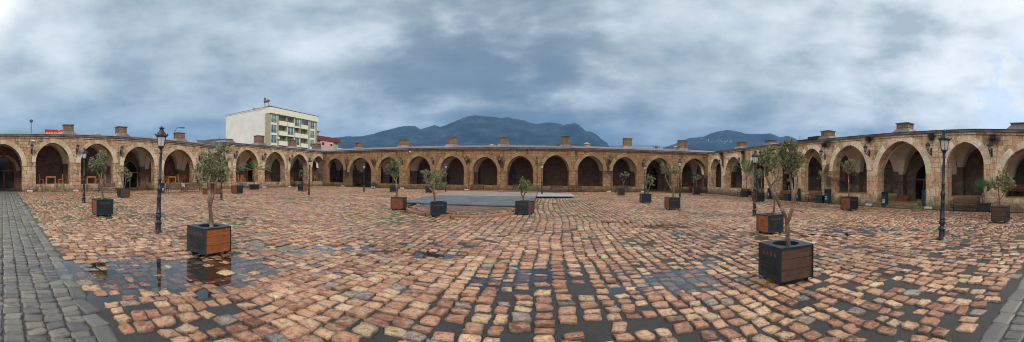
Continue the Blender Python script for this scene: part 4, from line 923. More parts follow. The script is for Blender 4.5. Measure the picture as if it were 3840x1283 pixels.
for (xb, yb, xt, yt, lab) in ((592, 873, 607, 472, 'tall leaning black lamp post on the left, nearest the large orange wood planter'), (314, 762, 317, 554, 'black lamp post near the left wing, left of the big leaning lamp'),
        (830, 749, 832, 590, 'black lamp post half hidden behind the crown of the large left olive tree'), (1158, 733, 1162, 592, 'black lamp post near the left corner of the courtyard'), (1365, 720.6, 1365, 611, 'lamp post before the doorway bay of the back wing, right of the left corner'),
        (1671, 721, 1672, 610, 'lamp post behind the left side of the stage deck'), (2032, 733.5, 2032, 607, 'lamp post standing by the pale sheet right of the stage deck'), (2418, 728, 2418, 613, 'lamp post rising behind the round emblem planter'),
        (2550, 741, 2549, 595, 'lamp post right behind the triple trunk olive planter'), (2829, 812, 2833, 563, 'black lamp post left of the pair of large planters on the right'), (3531, 897, 3543, 485, 'tall black lamp post in the right foreground before the right wing')):
    o = LP if first else copy_tree(LP); first = False
    g = ground(xb, yb); r = math.hypot(g.x, g.y); tp = at_r(xt, yt, r); v = tp - g; sc_ = v.length / 3.56
    o.location = g; q = Vector((0, 0, 1)).rotation_difference(v.normalized()); o.rotation_mode = 'QUATERNION'; o.rotation_quaternion = q; o.scale = (sc_, sc_, sc_); tag(o, lab, 'lamp post', 'lamp posts round the courtyard')
def lantern_proto():
    R = bpy.data.objects.new('wall_lantern', None); COL.objects.link(R)
    m = MB(); m.box(-.03, -.03, -.22, .03, 0, .10); m.tube([(0, -.02, -.12), (0, -.16, -.16), (0, -.30, -.10), (0, -.32, .0)], .016, 6); m.tube([(0, -.02, .02), (0, -.12, -.02), (0, -.2, -.1)], .012, 6); m.build('bracket', M['iron'], R)
    m = MB(); m.lathe([(.05, .0), (.085, .17)], 6, (0, -.32, 0), cap=False); m.build('lamp_glass', M['lead'], R)
    m = MB(); m.lathe([(.03, -.03), (.055, 0), (.055, .012)], 6, (0, -.32, 0)); m.lathe([(.10, .165), (.115, .18), (.07, .24), (.03, .27), (.03, .30), (.008, .34)], 6, (0, -.32, 0)); m.build('lamp_hood', M['iron'], R); return R
LN = lantern_proto(); first = True
LL = {id(WL): [(118, 561), (287, 562), (450, 568), (747, 590), (878, 581), (984, 589), (1085, 595)], id(WB): [(1509, 606), (1626, 605), (1752, 603), (1875, 602), (2014, 604), (2286, 602), (2410, 612)], id(WR): [(2711, 613), (2786, 607), (3095, 583), (3261, 569), (3493, 564), (3720, 566)]}
ORD = ['first', 'second', 'third', 'fourth', 'fifth', 'sixth', 'seventh', 'eighth']
for W, nm in ((WL, 'left'), (WB, 'back'), (WR, 'right')):
    for k, (x, y) in enumerate(LL[id(W)]):
        o = LN if first else copy_tree(LN); first = False; s, z = W.px(x, y); p = W.world(s, -.02, z); o.location = p; o.rotation_euler = (0, 0, W.rz); sz = 1.7 if W is WR else 1.8; o.scale = (sz, sz, sz)
        tag(o, '%s black wall lantern from the left on the %s wing' % (ORD[k], nm), 'wall lantern', 'wall lanterns between the arches')
def floodlight(W, x, y, lab):
    s, z = W.px(x, y); g = ground(x, y + 1); p = W.world(s, -.25, 0); o = thing('floodlight', lab, 'floodlight', (p.x, p.y, float(gz(p.x))), W.rz, 'floodlights at the feet of the pillars'); m = MB(); m.hexa([(-.28, -.08, .02), (.28, -.08, .02), (.28, .1, .05), (-.28, .1, .05), (-.28, -.12, .13), (.28, -.12, .13), (.28, .08, .17), (-.28, .08, .17)]); m.build('housing', M['white'], o); m = MB(); m.box(-.2, .1, 0, .2, .16, .08); m.build('stand', M['iron'], o)
for W, nm, L_ in ((WL, 'left', (111, 282, 985, 1081)), (WB, 'back', (1288, 1402, 1510, 1751, 1880, 2282, 2410)), (WR, 'right', (3265, 3486))):
    for k, x in enumerate(L_): floodlight(W, x, 715, '%s white floodlight from the left at a pillar foot of the %s wing' % (ORD[k], nm))
for W, x, y, lab in ((WL, 124, 528, 'white security camera high on the left wing near the picture edge'), (WL, 1218, 592, 'white security camera in the left corner under the eave'), (WB, 1540, 570, 'white security camera under the eave of the back wing')):
    s, z = W.px(x, y); p = W.world(s, 0, z); o = thing('security_camera', lab, 'camera', p, W.rz, 'security cameras under the eaves'); m = MB(); m.tube([(0, 0, .05), (0, -.12, .0)], .03, 6); m.build('bracket', M['white'], o); m = MB(); m.tube([(-.16, -.14, .02), (.14, -.2, -.03)], [.08, .09], 8); m.build('camera_body', M['white'], o); m = MB(); m.lathe([(.0, .0), (.085, .02)], 8, (.16, -.2, -.05)); m.build('lens', M['dark'], o)

def before_wall(x, y, W, dmin):
    g = ground(x, y); d = (g - W.O).dot(W.n)
    if d > -dmin:
        P = W.O - W.n * dmin; q = ray(x, y); t = (P - EV).dot(W.n) / q.dot(W.n); g = EV + q * t
    g.z = float(gz(g.x)); return g
# ------------------------------------------------------------------ planters
TXT = {}
def planter_parts(R, woodm, emblem=False, detail=True):
    a = .375; z0, z1 = .10, .74
    for s in (-1, 1):
        m = MB(); x0, x1 = (s * a, s * (a - .008)); m.box(min(x0, x1), -a - .012, z0 - .02, max(x0, x1), a + .012, z1); m.build('metal_side', M['panel'], R)
        for k in range(3):
            h = (z1 - .02 - z0) / 3; m = MB(); y0, y1 = s * (a - .012), s * (a - .04); zz = z0 + k * h
            m.box(-a + .012, min(y0, y1), zz + .004, a - .012, max(y0, y1), zz + h - .004)
            o = m.build('wood_board', M[woodm], R)
            if detail:
                sc_ = MB()
                for xx in (-a + .04, a - .04):
                    for dz in (.3, .7): sc_.lathe([(.007, -.002), (.004, .002)], 6, (0, 0, 0)); 
                sc_.v = [(xx + v[0], y0 + s * v[2], zz + h * dz + v[1]) for xx in (-a + .04, a - .04) for dz in (.3, .7) for v in MB().lathe([(.007, -.002), (.004, .004)], 6).v]; sc_.build('screw', M['lead'], o, uv=False)
        if detail:
            rot = Matrix.Rotation(PI / 2 * s, 4, 'Z') @ Matrix.Rotation(PI / 2, 4, 'X'); ofs = s * (a + .0005)
            if emblem:
                m = MB(); m.lathe([(.06, 0), (.06, .003)], 20); m.v = [(ofs + s * v[2], v[0], v[1] + .45) for v in m.v]; m.build('emblem', M['text'], R, uv=False)
            else:
                for k in range(4):
                    y = (k - 1.5) * .125; P = [(y - .035, .535)] + [(q[0], q[1]) for q in arc_pts(y - .035, y + .035, .575, .635, 6)] + [(y + .035, .535)]
                    m = MB(); m.v = [(ofs + s * .001, q[0], q[1]) for q in P]; m.f = [tuple(range(len(P)))]; m.build('arch_cutout', M['cut'], R, uv=False)
                for key, body, z, size in (('a', 'SOKOLLU', .445, .125), ('b', 'MEHMET PAŞA', .345, .05), ('c', 'KÜLLİYESİ', .235, .125)):
                    if key not in TXT:
                        o = text_mesh('lettering', body, size, M['text'], R, Matrix.Translation((ofs, 0, z)) @ rot, .0015)
                        wd = max(v.co.x for v in o.data.vertices) - min(v.co.x for v in o.data.vertices); TXT[key] = (o.data, .56 / wd); 
                    else: o = bpy.data.objects.new('lettering', TXT[key][0]); COL.objects.link(o); o.parent = R
                    f = TXT[key][1]; o.matrix_local = Matrix.Translation((ofs, 0, z)) @ rot @ Matrix.Diagonal((f, 1.1 if key != 'b' else 1, 1, 1))
    # top plate with a round hole
    m = MB(); n = 32; r = .255; z = z1
    sq = [(max(-1, min(1, math.cos(t) * 1.4142)) * (a + .012), max(-1, min(1, math.sin(t) * 1.4142)) * (a + .012)) for t in [2 * PI * (k + .5) / n + 0 for k in range(n)]]
    ci = [(r * math.cos(2 * PI * (k + .5) / n), r * math.sin(2 * PI * (k + .5) / n)) for k in range(n)]
    m.v = [(x, y, z) for x, y in sq] + [(x, y, z) for x, y in ci] + [(x, y, z - .03) for x, y in sq] + [(x, y, z - .25) for x, y in ci]
    for k in range(n):
        j = (k + 1) % n; m.f += [(k, j, n + j, n + k), (k, 2 * n + k, 2 * n + j, j), (n + k, n + j, 3 * n + j, 3 * n + k)]
    m.build('top_plate', M['panel'], R)
    m = MB(); m.lathe([(.25, z1 - .14), (.2, z1 - .10), (.05, z1 - .06)], 20); m.build('soil', M['soil'], R)
    m = MB(); m.box(-a + .03, -a + .03, z0 - .02, a - .03, a - .03, z0 + .01); m.build('base', M['iron'], R)
    for sx in (-1, 1):
        for sy in (-1, 1):
            m = MB(); m.lathe([(.045, -.018), (.048, 0), (.045, .018)], 12); m.v = [(sx * .28 + v[2], sy * .28 + v[0], .048 + v[1]) for v in m.v]; m.box(sx * .28 - .025, sy * .28 - .02, .05, sx * .28 + .025, sy * .28 + .02, .09); m.build('wheel', M['rubber'], R, uv=False)
PL = {}
def planter(x0, x1, yb, hpx, frac_left, metal_side, wood, label, emblem=False):
    """x0..x1 box edges, yb wheel bottom, frac_left: share of the width taken by the left face, metal_side 'L' or 'R'"""
    xc = x0 + (x1 - x0) * (.5 + (frac_left - .5) * .5)
    g = ground(xc, yb - 1); r = math.hypot(g.x, g.y); r += .30; p = Vector((g.x, g.y, 0)) * (r / (r - .30)); p.z = float(zground([p.x], [p.y])[0]) + .018
    if p.z < float(gz(p.x)) : p.z = float(gz(p.x))
    wl, wr = max(frac_left, .02), max(1 - frac_left, .02)
    if r < 14: wr *= 1.0
    Ar = math.atan2(wl, wr); d = Vector((p.x, p.y)).normalized(); right = Vector((d.y, -d.x))
    nr = -d * math.cos(Ar) + right * math.sin(Ar); nl = -d * math.sin(Ar) - right * math.cos(Ar)
    nx = nr if metal_side == 'R' else nl
    R = thing('planter_box', label, 'planter', p, math.atan2(nx.y, nx.x), 'planter boxes on wheels')
    wpx = (x1 - x0) / F * r; sc_ = wpx / (.77 * (math.cos(Ar) + math.sin(Ar))); sc_ = max(.72, min(1.35, sc_)); R.scale = (sc_, sc_, hpx / F * (r - .35) / .76)
    planter_parts(R, wood, emblem, True)
    return p, r
PLS = [
 ('a', 353, 435, 814, 66, .25, 'R', 'wood_red', 'planter with blue grey lettered front standing nearest the second lamp on the left'),
 ('b', 443, 492, 744, 36, .30, 'L', 'wood_brown', 'small planter before the doorway bay of the left wing, brown boards facing right'),
 ('c', 704, 872, 963, 113, .44, 'L', 'wood_orange', 'large planter with glossy orange boards in the left foreground, reflected in the puddle'),
 ('e', 867, 911, 729, 32, .50, 'R', 'wood_red', 'small planter half wood half metal in front of the left wing near the palm'),
 ('f', 1116, 1152, 720, 28, .55, 'L', 'wood_orange', 'small planter beside the lamp near the left courtyard corner'),
 ('g', 1454, 1486, 723, 27, .97, 'L', 'wood_brown', 'dark far planter behind the one with red brown boards left of the stage'),
 ('h', 1456, 1518, 791, 50, .77, 'R', 'wood_red', 'planter with red brown boards facing front at the left tip of the stage'),
 ('i', 1590, 1616, 726, 27, .90, 'L', 'wood_brown', 'far dark planter by the left rear corner of the stage deck'),
 ('j', 1600, 1661, 816, 58, .97, 'L', 'wood_brown', 'dark lettered planter before the rubble mound, left of the two at the kerb'),
 ('k', 1926, 1998, 809, 54, .67, 'L', 'wood_brown', 'planter with dark lettered front and brown side at the right end of the mound'),
 ('l', 2317, 2347, 735, 28, .22, 'R', 'wood_red', 'small planter in front of a bench before the right half of the back wing'),
 ('m', 2404, 2449, 764, 37, .22, 'R', 'wood_brown', 'plain dark planter with a round emblem before the right back doorway'),
 ('n', 2497, 2557, 789, 47, .30, 'R', 'wood_red', 'planter with arch cutouts holding the triple trunk olive near the right corner'),
 ('o', 2598, 2630, 733, 28, .27, 'R', 'wood_red', 'small planter in front of the bench in the right corner'),
 ('p', 2822, 2870, 759, 36, .38, 'R', 'wood_red', 'planter behind the lamp post left of the two large right planters'),
 ('q', 2838, 2941, 882, 77, .45, 'R', 'wood_orange', 'large planter with orange boards standing just behind the largest one'),
 ('r', 2849, 3058, 1074, 150, .42, 'L', 'wood_brown', 'largest planter in the right foreground with dark brown boards and black lettering'),
 ('s', 3150, 3217, 792, 53, .55, 'R', 'wood_red', 'planter with red boards and small metal face before the right wing'),
 ('t', 3706, 3779, 838, 64, .78, 'R', 'wood_brown', 'dark brown planter at the far right by the fan palm')]
for a in PLS: PL[a[0]] = planter(a[1], a[2], a[3], a[4], a[5], a[6], a[7], a[8], a[0] == 'm')

# ------------------------------------------------------------------ trees
def leaves(name, centres, normals, L, Wd, mat, parent):
    n = len(centres); a = RNG.normal(0, 1, (n, 3)); a += normals * 1.2; a /= np.linalg.norm(a, axis=1)[:, None]
    b = np.cross(a, RNG.normal(0, 1, (n, 3))); b /= np.linalg.norm(b, axis=1)[:, None]
    l = (L * RNG.uniform(.7, 1.3, n))[:, None]; w_ = (Wd * RNG.uniform(.7, 1.3, n))[:, None]
    V = np.stack([centres, centres + a * l * .45 + b * w_ * .5, centres + a * l, centres + a * l * .45 - b * w_ * .5], 1).reshape(-1, 3)
    return mesh_from_np(name, V, [(4, np.arange(n * 4).reshape(-1, 4))], mat, parent)
def olive(r, label, limbs, blobs, nleaf, leafL, key=None, mat='olive_leaf', cat='olive tree', wisp=1.0, dsp=.8, base_r=.045):
    """limbs: list of (radius0, radius1, [(px,py),...]); first point of the first limb stands in the soil"""
    x0, y0 = limbs[0][2][0]; b = at_r(x0, y0, r); b0 = at_r(x0, y0 + 4, r)
    R = thing('olive_tree', label, cat, b, 0, 'olive trees growing in the planters')
    rs = random.Random(hash(label) % 9973 if False else int(x0)); m = MB(); tips = []
    for k, (r0, r1, P) in enumerate(limbs):
        off = 0 if k == 0 else rs.uniform(-.12, .12) * dsp; pts = []
        for i, (x, y) in enumerate(P):
            f = i / max(len(P) - 1, 1); q = at_r(x, y, r + off * f * 1.6) - b; pts.append(q)
        if k == 0: pts = [pts[0] - Vector((0, 0, .12))] + pts
        # refine + knobbly
        Q = []; RR = []
        for i in range(len(pts) - 1):
            for s_ in range(4):
                f = s_ / 4; g = (i + f) / (len(pts) - 1); q = pts[i].lerp(pts[i + 1], f); a = r0 * (1 - g) + r1 * g
                Q.append(q + Vector((rs.uniform(-1, 1), rs.uniform(-1, 1), 0)) * a * .28); RR.append(a * rs.uniform(.85, 1.2))
        Q.append(pts[-1]); RR.append(r1)
        RR = [q * 1.25 for q in RR]
        if k == 0: RR[0] *= 1.5; RR[1] *= 1.35; RR[2] *= 1.25
        m.tube(Q, RR, 9); tips.append(Q[-1]); tips += Q[len(Q) // 2::2]
    C = []; Nn = []; tot = sum(a * c for _, _, a, c in blobs)
    for (cx, cy_, rx, ry) in blobs:
        off = rs.uniform(-1, 1) * rx / F * r * .7; c = at_r(cx, cy_, r + off) - b; A = rx / F * r * 1.0; B_ = ry / F * r * 1.0
        d = Vector((b.x, b.y, 0)).normalized(); rt = Vector((d.y, -d.x, 0)); share = rx * ry / tot; n = int(nleaf * share)
        nk = max(4, int(n / 44)); 
        # twig from nearest limb point to blob
        near = min(tips, key=lambda t: (t - c).length)
        for _ in range(6 if nleaf > 1500 else 3):
            e = c + Vector((rs.uniform(-.8, .8) * A, rs.uniform(-.6, .6) * A, rs.uniform(-.3, .8) * B_)); mid = near.lerp(e, .5) + Vector((rs.uniform(-.1, .1) * A, rs.uniform(-.1, .1) * A, -.05 * B_)); m.tube([near, mid, e], [base_r * .28, base_r * .18, base_r * .07], 4, False)
        for _ in range(nk):
            while True:
                v = RNG.uniform(-1, 1, 3); q = np.linalg.norm(v)
                if .35 < q < 1: break
            v = v * (q ** -.35); cc = np.array(c) + np.array(rt) * v[0] * A + np.array(d) * v[1] * A + np.array((0, 0, 1)) * v[2] * B_
            sp = min(A, B_) * .30; k = max(6, int(n / nk * RNG.uniform(.5, 1.5))); axis = v + np.array((0, 0, .5)) + RNG.normal(0, .3, 3); axis /= np.linalg.norm(axis)
            tt = RNG.uniform(0, 1, k)[:, None]; pp = cc + axis * (tt - .3) * sp * 2.4 * wisp + RNG.normal(0, sp * .42, (k, 3)); C.append(pp); Nn.append(np.tile(axis, (k, 1)))
    m.build('trunk', M['bark'], R, smooth=True)
    leaves('crown', np.concatenate(C), np.concatenate(Nn), leafL, leafL * .30, M[mat], R)
def R_(k): return PL[k][1]
olive(R_('a'), 'rounded planted olive with bent trunk before the second arch from the left', [(.045, .03, [(385, 744), (384, 715), (380, 685), (374, 665), (366, 648)]), (.022, .016, [(381, 690), (380, 660), (380, 640)])],
      [(350, 612, 18, 17), (378, 600, 25, 25), (362, 632, 20, 13), (386, 625, 18, 20), (390, 585, 12, 17), (345, 630, 10, 9)], 3600, .07)
olive(R_('b'), 'small twin trunk olive before the doorway bay of the left wing', [(.035, .02, [(465, 708), (461, 688), (454, 665)]), (.025, .015, [(466, 706), (471, 686), (472, 668)])],
      [(450, 648, 11, 9), (470, 640, 13, 13), (485, 648, 12, 11), (482, 668, 11, 9), (462, 655, 12, 8)], 1300, .085)
olive(R_('c'), 'large forked olive in the orange wood planter on the left', [(.040, .030, [(794, 842), (790, 801), (787, 768), (785, 745), (783, 712), (782, 684), (787, 640), (788, 600)]), (.030, .012, [(791, 765), (796, 742), (808, 701), (816, 662), (826, 617), (827, 578), (838, 556)]), (.012, .005, [(783, 690), (765, 665), (750, 650)]), (.006, .003, [(790, 600), (796, 560), (791, 530)]), (.006, .003, [(827, 575), (824, 545), (822, 513)])],
      [(758, 655, 27, 34), (778, 608, 28, 22), (827, 563, 28, 20), (838, 628, 26, 36), (850, 549, 15, 10), (803, 634, 26, 28), (742, 682, 18, 12), (845, 672, 15, 13), (790, 585, 20, 14), (775, 640, 22, 24), (742, 625, 14, 14)], 4800, .054, wisp=1.3)
olive(R_('e'), 'small upright olive in front of the left wing, left of the palm', [(.03, .02, [(892, 698), (893, 675), (892, 650)])], [(887, 612, 9, 9), (900, 625, 12, 12), (892, 635, 11, 10), (906, 640, 7, 6)], 900, .09)
olive(R_('f'), 'small spreading olive next to the lamp in the left corner', [(.035, .02, [(1141, 695), (1140, 676), (1131, 660)]), (.022, .015, [(1140, 680), (1146, 663), (1150, 650)])], [(1133, 648, 11, 9), (1150, 643, 13, 10), (1158, 655, 8, 8), (1127, 660, 6, 6)], 700, .09)
olive(R_('g'), 'thin small olive hidden behind the rounder one left of the stage', [(.025, .02, [(1475, 698), (1474, 675), (1473, 655)])], [(1474, 652, 9, 9), (1470, 660, 7, 6)], 350, .09)
olive(R_('h'), 'bushy olive with curved trunk at the left tip of the stage', [(.045, .03, [(1487, 743), (1488, 708), (1486, 682), (1477, 667), (1468, 656)]), (.022, .015, [(1484, 680), (1490, 662), (1492, 650)])], [(1462, 625, 14, 11), (1480, 620, 16, 13), (1495, 632, 12, 13), (1470, 645, 16, 11), (1490, 655, 12, 11), (1455, 640, 8, 8), (1493, 610, 8, 7)], 2600, .078)
olive(R_('j'), 'wide airy olive with pale limbs before the rubble mound', [(.04, .03, [(1631, 760), (1628, 726), (1626, 715)]), (.028, .014, [(1627, 718), (1615, 709), (1602, 693), (1600, 670), (1598, 655)]), (.024, .014, [(1626, 718), (1629, 704), (1637, 690), (1641, 668)]), (.008, .004, [(1630, 735), (1640, 720), (1650, 712)])],
      [(1589, 650, 14, 10), (1615, 645, 21, 12), (1640, 660, 23, 17), (1655, 682, 16, 17), (1625, 680, 20, 18), (1601, 672, 14, 11), (1650, 705, 13, 9), (1664, 650, 9, 9)], 3800, .068, wisp=1.2)
olive(R_('k'), 'short leafy olive in the planter at the right end of the mound', [(.04, .03, [(1961, 759), (1961, 740)]), (.028, .018, [(1961, 742), (1955, 724), (1953, 708)]), (.026, .018, [(1961, 742), (1967, 726), (1973, 714)])], [(1958, 676, 8, 9), (1968, 690, 13, 11), (1954, 700, 13, 11), (1981, 700, 13, 11), (1969, 712, 15, 9)], 2400, .08, mat='olive_leaf_yellow')
olive(R_('l'), 'flat topped small olive before the bench on the right of the back wing', [(.03, .02, [(2335, 709), (2337, 690), (2338, 682)]), (.02, .012, [(2337, 686), (2332, 665)]), (.02, .012, [(2338, 686), (2348, 668)])], [(2331, 656, 11, 6), (2345, 652, 13, 8), (2355, 658, 8, 6)], 900, .09)
olive(R_('m'), 'small yellowish olive in the emblem planter', [(.035, .02, [(2430, 731), (2427, 715), (2421, 690)]), (.03, .018, [(2430, 728), (2434, 708), (2440, 692), (2444, 680)])], [(2419, 682, 10, 10), (2433, 668, 9, 11), (2446, 684, 10, 9), (2450, 672, 6, 8), (2425, 690, 8, 6)], 1400, .085, mat='olive_leaf_yellow')
olive(R_('n'), 'olive with three pale trunks and two separate crowns near the right corner', [(.055, .04, [(2524, 743), (2526, 722), (2527, 708)]), (.03, .016, [(2525, 722), (2518, 708), (2505, 687), (2497, 666), (2496, 650)]), (.022, .014, [(2527, 710), (2520, 692), (2510, 672), (2508, 662)]), (.03, .018, [(2527, 712), (2528, 695), (2528, 677), (2533, 652)])],
      [(2495, 622, 15, 13), (2497, 641, 16, 13), (2487, 636, 8, 11), (2510, 656, 8, 6), (2538, 635, 14, 13), (2535, 651, 12, 8), (2547, 643, 8, 9), (2505, 630, 8, 10)], 2600, .075)
olive(R_('o'), 'small round olive in front of the corner bench on the right', [(.03, .02, [(2613, 706), (2612, 690), (2612, 680)])], [(2600, 666, 9, 7), (2611, 664, 11, 11), (2621, 666, 9, 8), (2611, 677, 12, 9), (2624, 661, 6, 5)], 1000, .09)
olive(R_('p'), 'twin stem olive directly right of the lamp before the right wing', [(.035, .02, [(2850, 727), (2844, 700), (2840, 676)]), (.028, .018, [(2851, 722), (2856, 698), (2857, 672)])], [(2845, 648, 12, 12), (2858, 641, 11, 11), (2851, 659, 11, 9)], 1200, .085)
olive(R_('q'), 'olive behind the largest tree with a straight dark trunk', [(.036, .02, [(2901, 804), (2905, 751), (2905, 702), (2908, 667), (2905, 630)]), (.015, .01, [(2905, 690), (2917, 660), (2922, 630)])], [(2877, 603, 24, 20), (2897, 584, 26, 22), (2919, 612, 22, 24), (2890, 625, 20, 14), (2862, 590, 12, 12), (2912, 575, 14, 12)], 3800, .06)
olive(R_('r'), 'largest olive with pale forked trunk in the right foreground', [(.036, .034, [(2957, 924), (2952, 880), (2951, 850), (2956, 821)]), (.026, .014, [(2955, 832), (2936, 793), (2911, 744), (2887, 695), (2873, 660), (2868, 630)]), (.027, .015, [(2957, 828), (2970, 779), (2974, 730), (2967, 688), (2960, 640)]), (.018, .010, [(2964, 812), (2981, 758), (2990, 702), (2992, 660)]), (.010, .006, [(2889, 700), (2905, 680), (2922, 676), (2935, 660)]), (.005, .003, [(2960, 570), (2950, 530)])],
      [(2967, 568, 28, 22), (2955, 542, 15, 20), (2990, 596, 26, 20), (2964, 617, 30, 24), (2945, 596, 22, 24), (3001, 610, 18, 12), (2973, 645, 22, 12), (2872, 580, 20, 15), (2866, 606, 20, 15), (2888, 640, 18, 12), (2938, 560, 12, 16), (2885, 560, 12, 12)], 7000, .050, wisp=1.15)
olive(R_('s'), 'lollipop shaped olive with straight trunk before the right wing', [(.04, .028, [(3183, 744), (3183, 700), (3181, 655)])], [(3167, 618, 13, 11), (3185, 611, 17, 11), (3204, 618, 14, 11), (3180, 633, 19, 13), (3205, 639, 13, 10), (3164, 632, 10, 9)], 3000, .072)
olive(R_('t'), 'wispy yellow green tree with pale stems at the far right', [(.035, .025, [(3751, 778), (3748, 755), (3747, 745)]), (.024, .012, [(3747, 748), (3745, 722), (3743, 690)]), (.022, .012, [(3748, 750), (3760, 735), (3768, 722)])], [(3758, 652, 19, 12), (3737, 684, 20, 13), (3781, 684, 22, 13), (3765, 706, 18, 12), (3792, 695, 14, 10), (3727, 700, 11, 9), (3755, 670, 18, 10)], 3600, .085, mat='olive_leaf_yellow', wisp=1.7)

def palm(pot, trunk, tips, label, kind='feather', cat='palm', potlabel='', trunk_r=.05, mat='palm_leaf', leafw=.022, n_fr=0, group='potted palms'):
    x0, x1, yb, yt = pot; p = before_wall((x0 + x1) / 2, yb, WR if x0 > 2660 else WL, .55); r = math.hypot(p.x, p.y); p.z += .02
    wd = (x1 - x0) / F * r / 2; h = (yb - yt) / F * r
    m = MB(); P = thing('plant_pot', potlabel, 'pot', p, random.uniform(0, .4), 'square plant pots'); m.hexa([(-wd * .8, -wd * .8, 0), (wd * .8, -wd * .8, 0), (wd * .8, wd * .8, 0), (-wd * .8, wd * .8, 0), (-wd, -wd, h), (wd, -wd, h), (wd, wd, h), (-wd, wd, h)]); m.build('body', M['pot'], P)
    m = MB(); m.box(-wd * 1.08, -wd * 1.08, h - .05, wd * 1.08, wd * 1.08, h - .004); m.build('rim', M['pot'], P); m = MB(); m.box(-wd * .9, -wd * .9, h - .02, wd * .9, wd * .9, h + .002); m.build('soil', M['soil'], P)
    T = thing('potted_palm', label, cat, Vector((p.x, p.y, p.z + h)), 0, group); b = Vector(T.location)
    pts = [at_r(x, y, r) - b for x, y in trunk]; pts[0] = Vector((0, 0, 0)); m = MB(); Q = []; RR = []
    for i in range(len(pts) - 1):
        for k in range(6): Q.append(pts[i].lerp(pts[i + 1], k / 6)); RR.append(trunk_r * (1 if k % 2 else 1.18))
    Q.append(pts[-1]); RR.append(trunk_r * .8); m.tube(Q, RR, 8); m.build('trunk', M['bark'], T, smooth=True)
    c = pts[-1]; d = Vector((b.x, b.y, 0)).normalized(); m = MB(); rs = random.Random(int(x0))
    V = []; 
    for k, (tx, ty) in enumerate(tips):
        for rep in range(2 if kind == 'feather' else 1):
            e = at_r(tx + rs.uniform(-3, 3) * rep, ty + rs.uniform(-3, 3) * rep, r + rs.uniform(-.6, .6) * (1 if rep else .5) * .8) - b; L = (e - c).length
            mid = c.lerp(e, .5) + Vector((0, 0, L * .22)); 
            if kind == 'feather':
                N_ = 26; prev = c
                for i in range(1, N_ + 1):
                    t = i / N_; q = c * (1 - t) ** 2 + mid * 2 * t * (1 - t) + e * t * t; dr = (q - prev).normalized(); side = dr.cross(Vector((0, 0, 1))).normalized(); 
                    V.append([prev + side * .006, q + side * .006, q - side * .006, prev - side * .006])
                    if t > .12:
                        ll = L * .34 * (math.sin(PI * min(1, t * .9 + .08)) ** .6)
                        for s_ in (-1, 1):
                            tip = q + (side * s_ * .75 + dr * .75 + Vector((0, 0, -.25 + rs.uniform(-.15, .15)))) * ll; w2 = dr * leafw; V.append([q - w2 * .5, q + w2 * .5, tip + w2 * .05, tip])
                    prev = q
            else:
                # fan leaf: stalk then a spread of blades
                hub = c.lerp(e, .45); dr = (e - c).normalized(); side = dr.cross(Vector((rs.uniform(-.4, .4), rs.uniform(-.4, .4), 1))).normalized(); V.append([c + side * .01, hub + side * .008, hub - side * .008, c - side * .01])
                for i in range(-7, 8):
                    a = i / 7 * 1.15; di = (dr * math.cos(a) + side * math.sin(a)); tip = hub + di * L * .58 * (1 - .12 * abs(i) / 7) + Vector((0, 0, -.03 * abs(i) / 7)); w2 = (side * math.cos(a) - dr * math.sin(a)) * leafw; V.append([hub, hub.lerp(tip, .5) + w2, tip, hub.lerp(tip, .5) - w2])
    V = np.array([[tuple(q) for q in f] for f in V]).reshape(-1, 3); mesh_from_np('fronds', V, [(4, np.arange(len(V)).reshape(-1, 4))], M[mat], T)
palm((939, 968, 711, 692), [(952, 692), (952, 660), (952, 637)], [(900, 632), (912, 612), (925, 640), (935, 608), (960, 606), (985, 608), (1005, 620), (1016, 642), (990, 636), (948, 604)], 'bright green feathery palm before the left wing', potlabel='black pot holding the feathery palm of the left wing', trunk_r=.07, leafw=.05)
palm((2784, 2812, 735, 714), [(2798, 714), (2799, 680), (2799, 655)], [(2753, 614), (2765, 622), (2780, 602), (2797, 600), (2812, 602), (2822, 608), (2818, 630), (2783, 625)], 'upright feathery palm in the right corner beside a bench', potlabel='black pot of the palm in the right corner', trunk_r=.055, leafw=.04)
palm((3062, 3090, 756, 729), [(3080, 728), (3082, 700), (3082, 668)], [(3064, 668), (3066, 650), (3076, 640), (3092, 628), (3104, 612), (3114, 604), (3112, 622), (3072, 660)], 'palm with slender trunk and drooping lime fronds beside a pillar of the right wing', potlabel='black pot of the slender palm between the bench and the litter bin', trunk_r=.05, leafw=.035)
palm((3668, 3712, 796, 762), [(3688, 758), (3687, 742), (3687, 725)], [(3645, 690), (3655, 672), (3672, 662), (3688, 660), (3703, 664), (3718, 676), (3722, 692), (3650, 708), (3715, 706), (3680, 675), (3697, 678)], 'dark green fan palm with shaggy stem beside the slatted bench', 'fan', potlabel='dark pot of the fan palm at the far right', trunk_r=.10, mat='fan_leaf', leafw=.02)
palm((2943, 2965, 753, 727), [(2957, 727), (2958, 712), (2958, 697)], [(2932, 690), (2938, 678), (2950, 668), (2962, 665), (2975, 672), (2984, 684), (2980, 696), (2940, 700)], 'small dark fan palm behind the largest olive', 'fan', potlabel='dark pot of the small palm behind the largest olive', trunk_r=.07, mat='fan_leaf', leafw=.03)

